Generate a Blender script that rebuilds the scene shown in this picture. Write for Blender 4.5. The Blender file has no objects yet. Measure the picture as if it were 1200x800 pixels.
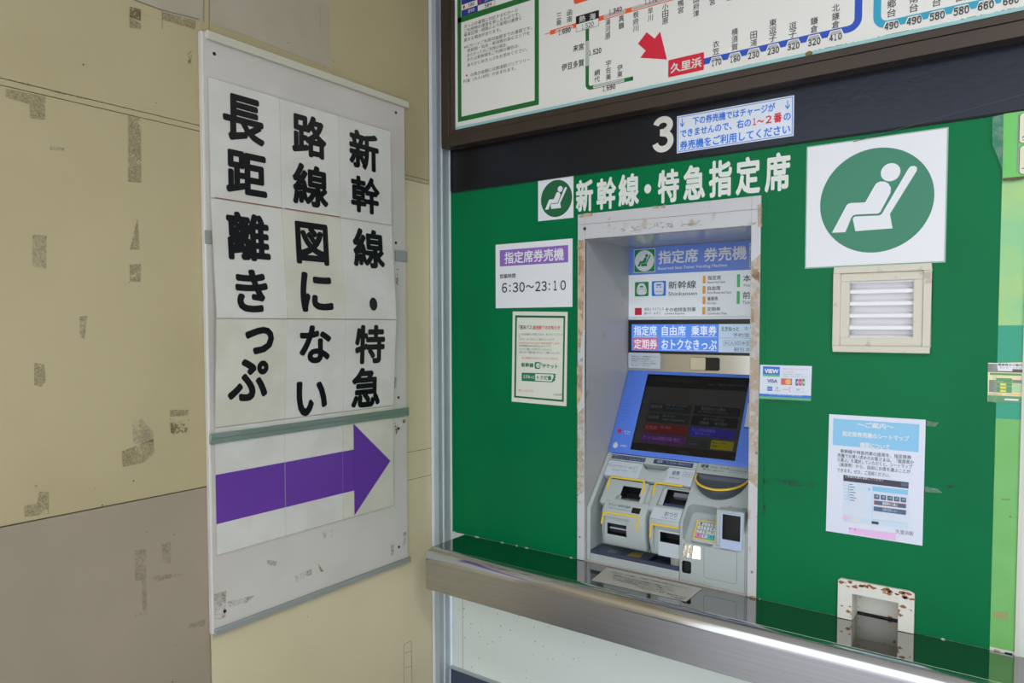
import bpy, bmesh, math, random
from mathutils import Vector, Matrix
random.seed(7)
S = bpy.context.scene
COL = S.collection

# ---------------------------------------------------------------- camera
CAM = Vector((1.6973, -1.92, 1.534)); FPX = 840.0; PX, PY = 600.0, 416.0
YAW, PITCH, ROLL = math.radians(35.828), math.radians(-2.3946), math.radians(-0.0948)
def cam_rot():
    fw = Vector((-math.sin(YAW)*math.cos(PITCH), math.cos(YAW)*math.cos(PITCH), math.sin(PITCH)))
    r = Vector((math.cos(YAW), math.sin(YAW), 0)); u = r.cross(fw)
    r2 = math.cos(ROLL)*r + math.sin(ROLL)*u; u2 = -math.sin(ROLL)*r + math.cos(ROLL)*u
    return Matrix((r2, u2, -fw)).transposed()
ROT = cam_rot()
cd = bpy.data.cameras.new('camera'); cam = bpy.data.objects.new('camera', cd); COL.objects.link(cam)
cd.sensor_width = 36; cd.lens = FPX/1200*36; cd.shift_y = (PY-400)/1200; cd.clip_start = 0.02
cam.matrix_world = Matrix.Translation(CAM) @ ROT.to_4x4()
S.camera = cam
S.view_settings.view_transform = 'Standard'; S.view_settings.look = 'None'
S.view_settings.gamma = 1; S.view_settings.use_curve_mapping = False
S.view_settings.exposure = 0.0

# ---------------------------------------------------------------- daylight (overcast sky)
WORLD_COL = (0.87, 0.935, 1.0); WORLD_STR = 1.98
w = bpy.data.worlds.new('overcast_sky'); S.world = w; w.use_nodes = True
bg = w.node_tree.nodes['Background']; bg.inputs[0].default_value = (*WORLD_COL, 1); bg.inputs[1].default_value = WORLD_STR
def area(name, loc, rot, sx, sy, power, col=(1, 1, 1)):
    d = bpy.data.lights.new(name, 'AREA'); d.shape = 'RECTANGLE'; d.size = sx; d.size_y = sy; d.energy = power; d.color = col
    o = bpy.data.objects.new(name, d); COL.objects.link(o); o.location = loc; o.rotation_euler = rot
    return o
# added area light overhead without a fixture, brightens the fare map and walls
area('added_fill_light', (2.6, -1.6, 2.84), (0, 0, 0), 1.2, 0.25, 26, (1, 0.98, 0.95))

# ---------------------------------------------------------------- helpers
def lin(c):
    c /= 255.0
    return c/12.92 if c <= 0.04045 else ((c+0.055)/1.055)**2.4
def A(r, g, b, k=1.0):
    return tuple(min(0.95, lin(v)*k) for v in (r, g, b))
KL, KW, KF = 1.70, 1.40, 1.12       # photograph -> surface colour on the left wall / on the front wall
MATS = {}
def M(name, col, rough=0.5, metal=0.0, spec=0.5, noise=None, col2=None, bump=None, emit=0.0, coat=0.0, alpha=None, ramp=(0.4, 0.6), stretch=None):
    """principled material; noise=(scale, detail) mixes col->col2 between the ramp stops; bump=(scale,strength)."""
    if name in MATS: return MATS[name]
    m = bpy.data.materials.new(name); m.use_nodes = True; nt = m.node_tree; N = nt.nodes; Lk = nt.links
    b = N['Principled BSDF']
    b.inputs['Base Color'].default_value = (*col, 1); b.inputs['Roughness'].default_value = rough
    b.inputs['Metallic'].default_value = metal; b.inputs['Specular IOR Level'].default_value = spec
    b.inputs['Coat Weight'].default_value = coat
    def coords(sc, det):
        g = N.new('ShaderNodeNewGeometry'); t = N.new('ShaderNodeTexNoise'); t.inputs['Scale'].default_value = sc; t.inputs['Detail'].default_value = det
        if stretch:
            v = N.new('ShaderNodeVectorMath'); v.operation = 'MULTIPLY'; v.inputs[1].default_value = stretch
            Lk.new(g.outputs['Position'], v.inputs[0]); Lk.new(v.outputs[0], t.inputs['Vector'])
        else: Lk.new(g.outputs['Position'], t.inputs['Vector'])
        return t
    if noise:
        t = coords(*noise); r = N.new('ShaderNodeMapRange'); r.inputs[1].default_value = ramp[0]; r.inputs[2].default_value = ramp[1]
        Lk.new(t.outputs['Fac'], r.inputs[0])
        if col2:
            mx = N.new('ShaderNodeMix'); mx.data_type = 'RGBA'; mx.inputs[6].default_value = (*col, 1); mx.inputs[7].default_value = (*col2, 1)
            Lk.new(r.outputs[0], mx.inputs[0]); Lk.new(mx.outputs[2], b.inputs['Base Color'])
        if alpha is not None:
            t2 = coords(noise[0]*0.12, 2); ad = N.new('ShaderNodeMath'); ad.operation = 'ADD'
            Lk.new(t.outputs['Fac'], ad.inputs[0]); Lk.new(t2.outputs['Fac'], ad.inputs[1])
            r2 = N.new('ShaderNodeMapRange'); r2.inputs[1].default_value = alpha[0]; r2.inputs[2].default_value = alpha[1]; r2.inputs[4].default_value = alpha[2] if len(alpha) > 2 else 1.0
            Lk.new(ad.outputs[0], r2.inputs[0]); Lk.new(r2.outputs[0], b.inputs['Alpha'])
    if bump:
        t = coords(bump[0], 4); bp = N.new('ShaderNodeBump'); bp.inputs['Strength'].default_value = bump[1]; bp.inputs['Distance'].default_value = bump[2] if len(bump) > 2 else 0.002
        Lk.new(t.outputs['Fac'], bp.inputs['Height']); Lk.new(bp.outputs[0], b.inputs['Normal'])
    if emit:
        b.inputs['Emission Color'].default_value = (*col, 1); b.inputs['Emission Strength'].default_value = emit
    MATS[name] = m
    return m

class MB:
    def __init__(s): s.v = []; s.f = []; s.fm = []; s.mats = []
    def mi(s, m):
        if m not in s.mats: s.mats.append(m)
        return s.mats.index(m)
    def add(s, verts, faces, m):
        o = len(s.v); s.v += [Vector(p) for p in verts]; i = s.mi(m)
        for f in faces: s.f.append(tuple(o+k for k in f)); s.fm.append(i)
        return s
    def box(s, x0, x1, y0, y1, z0, z1, m):
        v = [(x, y, z) for x in (x0, x1) for y in (y0, y1) for z in (z0, z1)]
        return s.add(v, [(0,1,3,2), (4,6,7,5), (0,4,5,1), (2,3,7,6), (0,2,6,4), (1,5,7,3)], m)
    def profile_x(s, prof, x0, x1, m):
        """(y,z) outline, counter-clockwise seen from +x, swept along x"""
        n = len(prof); v = [(x0, y, z) for y, z in prof]+[(x1, y, z) for y, z in prof]
        f = [tuple(range(n-1, -1, -1)), tuple(range(n, 2*n))]+[(i, (i+1) % n, n+(i+1) % n, n+i) for i in range(n)]
        return s.add(v, f, m)

ORIG = {}
def build(name, mb, parent=None, bevel=0.0, seg=2, smooth=None, cut=None, origin=None):
    """one mesh object; its origin is the centre of its base"""
    if origin is None:
        xs = [p.x for p in mb.v]; ys = [p.y for p in mb.v]; zs = [p.z for p in mb.v]
        origin = Vector(((min(xs)+max(xs))/2, (min(ys)+max(ys))/2, min(zs)))
    me = bpy.data.meshes.new(name); me.from_pydata([p-origin for p in mb.v], [], mb.f)
    for m in mb.mats: me.materials.append(m)
    me.polygons.foreach_set('material_index', mb.fm)
    if bevel or cut:
        bm = bmesh.new(); bm.from_mesh(me); bmesh.ops.remove_doubles(bm, verts=bm.verts, dist=1e-5); bmesh.ops.recalc_face_normals(bm, faces=bm.faces); bm.to_mesh(me); bm.free()
    o = bpy.data.objects.new(name, me); COL.objects.link(o)
    po = ORIG[parent.name] if parent else Vector((0, 0, 0))
    if parent: o.parent = parent
    o.location = origin-po; ORIG[o.name] = origin
    if cut:
        cm = bpy.data.meshes.new('cutter'); cm.from_pydata([p-po for p in cut.v], [], cut.f)
        for m in cut.mats: cm.materials.append(m)
        cm.polygons.foreach_set('material_index', cut.fm)
        bm = bmesh.new(); bm.from_mesh(cm); bmesh.ops.remove_doubles(bm, verts=bm.verts, dist=1e-5); bmesh.ops.recalc_face_normals(bm, faces=bm.faces); bm.to_mesh(cm); bm.free()
        for m in cut.mats:
            if m.name not in [x.name for x in me.materials]: me.materials.append(m)
        co = bpy.data.objects.new('cutter', cm); COL.objects.link(co)
        if parent: co.parent = parent
        if bevel:
            b0 = o.modifiers.new('bevel', 'BEVEL'); b0.width = bevel; b0.segments = seg; b0.limit_method = 'ANGLE'
        bo = o.modifiers.new('cut', 'BOOLEAN'); bo.operation = 'DIFFERENCE'; bo.object = co; bo.solver = 'EXACT'; bo.material_mode = 'TRANSFER'; bo.use_self = True
        bpy.context.view_layer.update()
        dg = bpy.context.evaluated_depsgraph_get(); nm = bpy.data.meshes.new_from_object(o.evaluated_get(dg), depsgraph=dg)
        o.modifiers.clear(); old = o.data; o.data = nm; bpy.data.meshes.remove(old); nm.name = name
        bpy.data.objects.remove(co); bpy.data.meshes.remove(cm)
        smooth = smooth or (35 if bevel else None)
    elif bevel:
        b0 = o.modifiers.new('bevel', 'BEVEL'); b0.width = bevel; b0.segments = seg; b0.limit_method = 'ANGLE'
        smooth = smooth or 35
    if smooth:
        for p in o.data.polygons: p.use_smooth = True
        o.data.set_sharp_from_angle(angle=math.radians(smooth))
    return o
def tag(o, label, cat, group=None, kind=None):
    o['label'] = label; o['category'] = cat
    if group: o['group'] = group
    if kind: o['kind'] = kind
    return o
def thing(name, loc, label, cat, group=None, kind=None):
    o = bpy.data.objects.new(name, None); COL.objects.link(o); o.location = loc; ORIG[o.name] = Vector(loc); o.empty_display_size = 0.05
    return tag(o, label, cat, group, kind)

# text -> flat outline mesh (Blender's own font)
GLY = {}
def glyphs(s, bold=0.0):
    k = (s, bold)
    if k in GLY: return GLY[k]
    if bold:                                   # heavier weight: the outline struck several times around its place
        v0, f0, *_ = glyphs(s); v, f = [], []
        n = 8 if bold > 0.015 else 4
        for i in range(n):
            t = 2*math.pi*(i+0.5)/n; dx, dy = math.cos(t), math.sin(t); q = 0.92/max(abs(dx), abs(dy)); o = len(v)
            v += [(p[0]+bold*dx*q, p[1]+bold*dy*q, i) for p in v0]; f += [tuple(o+q for q in p) for p in f0]
    else:
        c = bpy.data.curves.new('tmp', 'FONT'); c.body = s; c.resolution_u = 3
        o = bpy.data.objects.new('tmp', c); COL.objects.link(o)
        bpy.context.view_layer.update(); dg = bpy.context.evaluated_depsgraph_get()
        me = bpy.data.meshes.new_from_object(o.evaluated_get(dg), depsgraph=dg)
        v = [(p.co.x, p.co.y, 0) for p in me.vertices]; f = [tuple(p.vertices) for p in me.polygons]
        bpy.data.objects.remove(o); bpy.data.curves.remove(c); bpy.data.meshes.remove(me)
    xs = [p[0] for p in v] or [0, 1]; ys = [p[1] for p in v] or [0, 1]
    GLY[k] = (v, f, min(xs), max(xs), min(ys), max(ys))
    return GLY[k]

class Plane:
    def __init__(s, o, U, V):
        s.o = Vector(o); s.U = Vector(U).normalized(); s.V = Vector(V).normalized(); s.W = s.U.cross(s.V)
    def pt(s, u, v, w=0.0): return s.o+s.U*u+s.V*v+s.W*w
    def px(s, p, w=0.0):
        """where the line of sight through photograph point p meets this surface (u, v)"""
        d = ROT @ Vector(((p[0]-PX)/FPX, -(p[1]-PY)/FPX, -1.0)); o = s.o+s.W*w
        P = CAM+d*((o-CAM).dot(s.W)/d.dot(s.W))-s.o
        return (P.dot(s.U), P.dot(s.V))
    def R(s, xl, xr, yt, yb, w=0.0):
        xm, ym = (xl+xr)/2, (yt+yb)/2
        return (s.px((xl, ym), w)[0], s.px((xm, yb), w)[1], s.px((xr, ym), w)[0], s.px((xm, yt), w)[1])
    def poly(s, mb, uv, w, m):
        mb.add([s.pt(u, v, w) for u, v in uv], [tuple(range(len(uv)))], m)
    def rect(s, mb, r, w, m): s.poly(mb, [(r[0], r[1]), (r[2], r[1]), (r[2], r[3]), (r[0], r[3])], w, m)
    def prism(s, mb, uv, w0, w1, m):
        n = len(uv); v = [s.pt(a, b, w0) for a, b in uv]+[s.pt(a, b, w1) for a, b in uv]
        mb.add(v, [tuple(range(n-1, -1, -1)), tuple(range(n, 2*n))]+[(i, (i+1) % n, n+(i+1) % n, n+i) for i in range(n)], m)
    def slab(s, mb, r, w0, w1, m): s.prism(mb, [(r[0], r[1]), (r[2], r[1]), (r[2], r[3]), (r[0], r[3])], w0, w1, m)
    def disc(s, mb, c, ru, rv, w, m, n=32, w0=None):
        uv = [(c[0]+ru*math.cos(2*math.pi*i/n), c[1]+rv*math.sin(2*math.pi*i/n)) for i in range(n)]
        if w0 is None: s.poly(mb, uv, w, m)
        else: s.prism(mb, uv, w0, w, m)
    def rrect_uv(s, r, rad, n=5):
        out = []
        for cx, cy, a in ((r[2]-rad, r[3]-rad, 0), (r[0]+rad, r[3]-rad, 90), (r[0]+rad, r[1]+rad, 180), (r[2]-rad, r[1]+rad, 270)):
            for i in range(n+1):
                t = math.radians(a+90*i/n); out.append((cx+rad*math.cos(t), cy+rad*math.sin(t)))
        return out
    def frame(s, mb, r, t, w, m, w0=None):
        a, b, c, d = r
        for q in ((a, b, c, b+t), (a, d-t, c, d), (a, b+t, a+t, d-t), (c-t, b+t, c, d-t)):
            if w0 is None: s.rect(mb, q, w, m)
            else: s.slab(mb, q, w0, w, m)
    def stroke(s, mb, pts, th, w, m, closed=False):
        P = [Vector(p) for p in pts]; n = len(P); Lf, Rt = [], []
        for i in range(n):
            a = P[i]-P[i-1] if (i > 0 or closed) else None
            b = P[(i+1) % n]-P[i] if (i < n-1 or closed) else None
            ds = [d.normalized() for d in (a, b) if d is not None and d.length > 1e-9]
            t = sum(ds, Vector((0, 0))).normalized() if ds else Vector((1, 0)); nn = Vector((-t.y, t.x))
            k = 1.0/max(0.5, nn.dot(Vector((-ds[0].y, ds[0].x)))) if ds else 1
            Lf.append(P[i]+nn*th/2*k); Rt.append(P[i]-nn*th/2*k)
        for i in range(n if closed else n-1):
            j = (i+1) % n; s.poly(mb, [Rt[i], Rt[j], Lf[j], Lf[i]], w, m)
    def text(s, mb, t, r, w, m, bold=0.0):
        """lettering whose ink fills rectangle r"""
        v, f, x0, x1, y0, y1 = glyphs(t, bold)
        if not v: return
        fx = (r[2]-r[0])/max(1e-6, x1-x0); fy = (r[3]-r[1])/max(1e-6, y1-y0)
        mb.add([s.pt(r[0]+(a-x0)*fx, r[1]+(b-y0)*fy, w+5e-5*k) for a, b, k in v], f, m)
    def vtext(s, mb, t, r, w, m, bold=0.0):
        """upright column of characters in rectangle r"""
        n = len(t); h = (r[3]-r[1])/n
        for i, ch in enumerate(t):
            top = r[3]-h*i; s.text(mb, ch, (r[0], top-h*0.95, r[2], top-h*0.03), w, m, bold)
    def ptext(s, mb, t, xl, xr, yt, yb, w, m, bold=0.0): s.text(mb, t, s.R(xl, xr, yt, yb, w), w, m, bold)
    def quad(s, pts, w=0.0): return [s.px(p, w) for p in pts]

def Z(ox, oy, k):
    """enlarged-detail measurement -> photograph coordinates"""
    return lambda *a: [(ox+p[0]/k, oy+p[1]/k) for p in a]
FULL = {ord(c): chr(ord(c)+0xFEE0) for c in '0123456789'}
def figures(pl, mb, t, r, w, m, bold=0.0):
    """a price: upright figures of one width side by side"""
    wd = {',': 0.4}; tot = sum(wd.get(c, 1) for c in t); p = (r[2]-r[0])/tot; x = r[0]; h = r[3]-r[1]
    for c in t:
        k = wd.get(c, 1)*p
        if c == ',': pl.poly(mb, [(x+k*0.35, r[1]-h*0.18), (x+k*0.8, r[1]+h*0.12), (x+k*0.35, r[1]+h*0.12)], w, m)
        else:
            a, b_ = (0.22, 0.70) if c == '1' else (0.08, 0.92)
            pl.text(mb, c.translate(FULL), (x+k*a, r[1], x+k*b_, r[3]), w, m, bold)
        x += k
class ZP:
    """a surface with measurements taken on one enlarged detail of the photograph"""
    def __init__(s, pl, ox, oy, k): s.p = pl; s.ox = ox; s.oy = oy; s.k = k
    def c(s, x, y): return (s.ox+x/s.k, s.oy+y/s.k)
    def R(s, xl, xr, yt, yb, w=0.0):
        a = s.c(xl, yt); b = s.c(xr, yb); return s.p.R(a[0], b[0], a[1], b[1], w)
    def q(s, pts, w=0.0): return [s.p.px(s.c(*p), w) for p in pts]
    def t(s, mb, txt, xl, xr, yt, yb, w, m, bold=0.0): s.p.text(mb, txt, s.R(xl, xr, yt, yb, w), w, m, bold)
    def vt(s, mb, txt, xl, xr, yt, yb, w, m, bold=0.0): s.p.vtext(mb, txt, s.R(xl, xr, yt, yb, w), w, m, bold)
    def r(s, mb, xl, xr, yt, yb, w, m): s.p.rect(mb, s.R(xl, xr, yt, yb, w), w, m)

XW = 0.006                                             # face of the left wall
FRONT = Plane((0, 0, 0), (1, 0, 0), (0, 0, 1))
LEFT = Plane((XW, 0, 0), (0, 1, 0), (0, 0, 1))
BOARD = Plane((0.020, 0, 0), (0, 1, 0), (0, 0, 1))
TOP = Plane((0, 0, 0.80), (1, 0, 0), (0, 1, 0))
MAP = Plane((0, -0.030, 0), (1, 0, 0), (0, 0, 1))
BAND = Plane((0, -0.006, 0), (1, 0, 0), (0, 0, 1))

# ---------------------------------------------------------------- materials
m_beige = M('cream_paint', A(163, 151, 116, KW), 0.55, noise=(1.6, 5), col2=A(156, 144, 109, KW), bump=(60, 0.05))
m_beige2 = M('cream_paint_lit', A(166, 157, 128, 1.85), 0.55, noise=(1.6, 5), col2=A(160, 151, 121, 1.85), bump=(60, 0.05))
m_pink = M('dull_pinkish_paint', A(144, 131, 113, 1.34), 0.6, noise=(2.5, 5), col2=A(138, 126, 107, 1.34))
m_greypatch = M('bare_grey_patch', A(146, 138, 122, 1.7), 0.6, noise=(4, 6), col2=A(138, 129, 110, 1.7))
m_seam = M('dark_seam', (0.15, 0.125, 0.09), 0.8)
m_alu = M('grey_aluminium', A(150, 158, 162, 1.5), 0.4, 0.25, noise=(8, 3), col2=A(146, 154, 158, 1.5))
m_alu_w = M('pale_aluminium', A(190, 195, 198, 1.5), 0.4, 0.2)
m_green = M('green_vinyl', A(0, 112, 64, 1.08), 0.26, noise=(2.2, 6), col2=A(0, 106, 61, 1.08), spec=0.13)
m_whitewall = M('white_enamel', A(205, 210, 203, KF), 0.4, noise=(140, 3), col2=A(150, 110, 70, KF), ramp=(0.74, 0.80))
m_base = M('off_white_enamel', A(214, 220, 212, 1.15), 0.4, noise=(55, 4), col2=A(150, 112, 70, KF), ramp=(0.73, 0.78))
m_navy = M('dark_blue_paint', A(62, 68, 86, KF), 0.5)
m_black = M('black_painted_board', A(13, 13, 15), 0.26, noise=(8, 4), col2=A(17, 17, 19), bump=(55, 0.12, 0.003), spec=0.5)
m_black.node_tree.nodes['Principled BSDF'].inputs['Specular Tint'].default_value = (0.74, 0.80, 1.0, 1)
m_brown = M('brown_anodised_metal', A(64, 53, 45, 1.15), 0.35, 0.3)
m_brown_d = M('dark_brown_groove', A(24, 20, 17), 0.6)
m_steel = M('brushed_stainless', (0.50, 0.49, 0.485), 0.33, 1.0, noise=(3, 4), col2=(0.46, 0.45, 0.445), stretch=(1, 30, 60))
m_steel_top = M('polished_stainless', (0.36, 0.355, 0.345), 0.05, 1.0)
m_nose = M('polished_steel_nose', (0.60, 0.59, 0.58), 0.13, 1.0)
m_paper_l = M('laminated_white_sheet', A(174, 172, 165, KL), 0.22, noise=(9, 4), col2=A(168, 166, 158, KL), spec=0.5)
m_paper_o = M('laminated_cream_sheet', A(172, 169, 156, KL), 0.24, noise=(9, 4), col2=A(165, 162, 148, KL), spec=0.5)
m_board = M('white_sign_board', A(166, 162, 155, KL), 0.4, noise=(3, 6), col2=A(160, 155, 148, KL))
m_ink = M('black_ink', A(13, 13, 16), 0.3, spec=0.3)
m_purple = M('purple_ink', A(80, 42, 124, 1.75), 0.22)
m_rail = M('painted_rail', A(160, 158, 142, 1.7), 0.4)
m_rail_d = M('grey_rail', A(116, 119, 116, 1.7), 0.4)
m_strip = M('grey_green_strip', A(98, 114, 104, 1.45), 0.14, spec=1.0, coat=0.6)
m_hole = M('dark_hole', (0.012, 0.011, 0.01), 0.8)
m_res = M('adhesive_residue', A(122, 109, 82, KW), 0.9, noise=(260, 4), col2=A(150, 138, 105, KW), alpha=(0.78, 0.98, 0.9))
m_res2 = M('faint_residue', A(132, 120, 102, KW), 0.9, noise=(200, 4), col2=A(142, 130, 112, KW), alpha=(0.8, 1.25, 0.6))
m_res3 = M('dark_flakes', A(78, 64, 44, KW), 0.9, noise=(160, 5), col2=A(120, 104, 74, KW), alpha=(1.0, 1.08))
m_white = M('white_print', A(222, 223, 226, KF), 0.35)
m_white_w = M('warm_white_print', A(204, 202, 194, 1.25), 0.35)
m_vinyl = M('white_cut_vinyl', A(216, 220, 214, KF), 0.4, noise=(90, 4), col2=A(120, 160, 135, KF), ramp=(0.72, 0.78))
m_frame = M('rusty_white_paint', A(192, 192, 194, KF), 0.45, noise=(26, 7), col2=A(168, 134, 98, KF), ramp=(0.60, 0.74), bump=(80, 0.15))
m_rust = M('rust', A(178, 138, 94, KF), 0.8, noise=(34, 8), col2=A(200, 176, 146, KF), alpha=(0.74, 1.14, 0.95))
m_liner = M('grey_liner', A(178, 178, 176, KF), 0.4, noise=(12, 4), col2=A(168, 167, 164, KF))

# ================================================================ SETTING
def st(o, label, cat): return tag(o, label, cat, kind='structure')
m_floor = M('concourse_floor', (0.66, 0.65, 0.70), 0.5, noise=(6, 5), col2=(0.62, 0.61, 0.66))
b = MB(); b.box(-0.3, 9, -9, 0.3, -0.05, 0, m_floor)
fl = st(build('floor', b), 'pale concourse floor in front of the ticket machine', 'floor')
b = MB(); b.box(-0.0, 0.40, -3.0, 0, 0.0, 0.002, M('added_dark_strip', (0.10, 0.10, 0.11), 0.5)); build('reflection_strip', b, fl)  # unseen dark floor strip, added to darken the reflection in the counter face
m_ceil = M('ceiling_paint', (0.82, 0.81, 0.79), 0.7)
b = MB(); b.box(-0.3, 4.4, -2.5, 0.3, 2.86, 2.92, m_ceil)
st(build('ceiling', b), 'pale concourse ceiling over the ticket counter', 'ceiling')

# left wall: cream boards with open seams
b = MB()
g = 0.0009
zs, zt, zl = 2.0185, 2.0325, 1.1245
b.box(-0.06, XW-0.004, -3.0, 0.0, 0, 2.86, m_seam)
def pan(y0, y1, z0, z1, m, x=XW): b.box(XW-0.004, x, y0, y1, z0, z1, m)
pan(-3.0, -0.062, zt+g, 2.86, m_beige)
pan(-3.0, -0.062, zs+g, zt-g, m_beige)
pan(-3.0, -0.905, zl+0.0016, zs-g, m_beige)
pan(-3.0, -0.9065, 0, zl-0.0016, m_pink)
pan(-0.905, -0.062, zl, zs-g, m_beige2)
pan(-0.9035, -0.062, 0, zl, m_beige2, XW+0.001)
wl = st(build('wall_left', b), 'worn cream painted board wall carrying the direction sign', 'wall')
b = MB()
LEFT.poly(b, LEFT.quad([(246, 28), (290, 42), (340, 62), (387, 79.5), (385, -60), (245, -60)]), 0.0008, m_greypatch)
LEFT.poly(b, LEFT.quad([(120, -14), (157, 0), (195, 15), (238, 26), (237, -60), (120, -60)]), 0.0008, m_greypatch)
build('bare_patch', b, wl)
b = MB(); z1 = ZP(LEFT, 0, 0, 2); z2 = ZP(LEFT, 0, 400, 2); z4 = ZP(LEFT, 140, 0, 4.615)
def blot(z, pts, m=m_res, w=0.0006): z.p.poly(b, z.q(pts), w, m)
blot(z1, [(14, 208), (106, 226), (106, 281), (70, 277), (68, 244), (14, 228)])
blot(z1, [(300, 270), (330, 275), (331, 428), (300, 426)])
blot(z1, [(322, 510), (327, 585), (304, 585)])
blot(z1, [(303, 620), (330, 618), (329, 661), (304, 659)])
blot(z1, [(76, 550), (109, 552), (108, 629), (75, 626)], m_res2)
blot(z1, [(117, 340), (150, 347), (149, 355), (117, 351)], m_res2)
blot(z1, [(186, 742), (204, 740), (198, 795), (187, 790)], m_res2)
blot(z1, [(303, 40), (330, 56), (330, 68), (303, 66)])
blot(z1, [(303, 15), (330, 22), (330, 50), (303, 40)], m_res3)
blot(z1, [(380, 28), (458, 48), (458, 70), (380, 46)])
blot(z1, [(440, 118), (452, 112), (446, 150), (440, 150)], m_res3)
blot(z2, [(80, 50), (104, 54), (107, 92), (97, 106), (80, 102)])
blot(z2, [(398, 160), (443, 160), (443, 173), (398, 176)])
blot(z2, [(398, 176), (443, 173), (441, 212), (400, 218)], m_res3)
blot(z2, [(285, 257), (360, 228), (361, 262), (336, 284), (287, 294)])
blot(z2, [(310, 185), (330, 180), (358, 210), (360, 235), (312, 240)], m_res2)
blot(z2, [(56, 385), (86, 380), (92, 352), (114, 352), (114, 403), (58, 412)])
blot(z2, [(76, 330), (103, 327), (84, 341)], m_res3)
blot(z2, [(379, 475), (400, 470), (400, 520), (380, 520)], m_res2)
blot(z2, [(315, 490), (342, 486), (344, 640), (315, 648), (315, 635), (334, 630), (332, 560), (316, 560)], m_res2)
blot(z2, [(347, 552), (430, 540), (430, 546), (370, 562)], m_res2)
blot(z2, [(442, 662), (482, 650), (480, 666), (442, 672)], m_res2)
blot(z4, [(675, 0), (790, 0), (785, 20), (705, 48)], m_res)
blot(z4, [(525, 45), (570, 50), (600, 80), (565, 80), (530, 85)], m_res3)
blot(z4, [(618, 90), (642, 95), (640, 135), (615, 135)], m_res3)
blot(z4, [(1098, 190), (1122, 195), (1130, 300), (1100, 300)], m_res3)
blot(z4, [(1095, 360), (1122, 365), (1122, 392), (1095, 385)], m_res3)
blot(z4, [(1140, 310), (1160, 320), (1160, 400), (1125, 380)], m_res3)
blot(z4, [(225, 30), (345, 70), (345, 80), (225, 50)], m_res3)
blot(ZP(LEFT, 440, 640, 5), [(165, 570), (208, 550), (213, 800), (170, 800)], m_res2)
build('adhesive_marks', b, wl)
b = MB(); q = ZP(LEFT, 440, 440, 3.333)
LEFT.stroke(b, q.q([(112, 302), (225, 281), (225, 385), (112, 412)]), 0.0016, 0.0013, m_seam)
q = ZP(LEFT, 440, 640, 5)
LEFT.stroke(b, q.q([(165, 800), (165, 575), (208, 551), (213, 800)]), 0.0014, 0.0013, m_seam)
LEFT.stroke(b, q.q([(168, 625), (210, 612)]), 0.0012, 0.0013, m_seam); LEFT.stroke(b, q.q([(170, 710), (212, 700)]), 0.0012, 0.0013, m_seam)
LEFT.stroke(b, z1.q([(0, 182), (200, 232), (330, 262)]), 0.003, 0.0009, m_res3)
LEFT.stroke(b, ZP(LEFT, 140, 0, 4.615).q([(80, 0), (230, 55), (430, 105)]), 0.002, 0.0011, m_seam)
for xx in (455, 484): LEFT.stroke(b, z4.q([(xx, -40), (xx, 165 if xx == 484 else 118)]), 0.0012, 0.0011, m_seam)
LEFT.stroke(b, z4.q([(1087, 20), (1087, 270)]), 0.001, 0.0011, m_res2)
LEFT.stroke(b, z4.q([(230, 50), (230, 158)]), 0.001, 0.0009, m_seam); LEFT.stroke(b, z4.q([(50, 60), (230, 108)]), 0.001, 0.0009, m_res2)
rnd = random.Random(3)
for i in range(60):
    y = rnd.uniform(-1.4, -0.1); z = rnd.uniform(0.6, 2.5); r = rnd.uniform(0.0006, 0.0018)
    LEFT.disc(b, (y, z), r, r*rnd.uniform(0.6, 1.4), 0.0014, m_res3 if i % 3 else m_hole, 8)
build('scratches', b, wl)

# corner post
b = MB(); b.box(-0.02, 0.040, -0.062, 0.02, 0, 2.86, m_alu)
b.box(0.010, 0.020, -0.066, -0.062, 0, 2.86, m_alu_w); b.box(0.040, 0.0435, -0.040, -0.034, 0, 2.86, m_alu_w)
st(build('trim_1', b), 'grey aluminium corner post between cream wall and green wall', 'corner post')

# front wall: white enamelled board under the green vinyl, with openings for machine, vent and hatch
OPEN = (0.5890, 0.80, 1.0945, 1.796)
def grid_board(b, r, holes, y0, y1, m):
    us = sorted({r[0], r[2], *[h[0] for h in holes], *[h[2] for h in holes]}); vs = sorted({r[1], r[3], *[h[1] for h in holes], *[h[3] for h in holes]})
    us = [u for u in us if r[0] <= u <= r[2]]; vs = [v for v in vs if r[1] <= v <= r[3]]
    for i in range(len(us)-1):
        for j in range(len(vs)-1):
            cu, cv = (us[i]+us[i+1])/2, (vs[j]+vs[j+1])/2
            if not any(h[0] < cu < h[2] and h[1] < cv < h[3] for h in holes): b.box(us[i], us[i+1], y0, y1, vs[j], vs[j+1], m)
VENT = (1.336, 1.497, 1.4845, 1.643); HATCH = (1.356, 0.78, 1.457, 0.868)
holes = [OPEN, VENT, HATCH]
b = MB(); grid_board(b, (0.02, 0.66, 1.70, 2.86), holes, 0.0006, 0.03, m_whitewall)
wf = st(build('wall_front', b), 'green vinyl covered wall around the reserved seat ticket machine', 'wall')
b = MB(); grid_board(b, (0.049, 0.8008, 1.6405, 2.02), holes, -0.0004, 0.0006, m_green)
rnd = random.Random(5)
for x, wd in ((0.0985, 0.004), (0.5555, 0.004), (1.127, 0.012)):       # folds and joints of the film
    FRONT.slab(b, (x-wd/2, 0.803, x+wd/2, 1.86 if x > 1 else 1.995), 0.0004, 0.0011, m_green)
build('green_film', b, wf, bevel=0.0005, seg=1)
b = MB()
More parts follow.
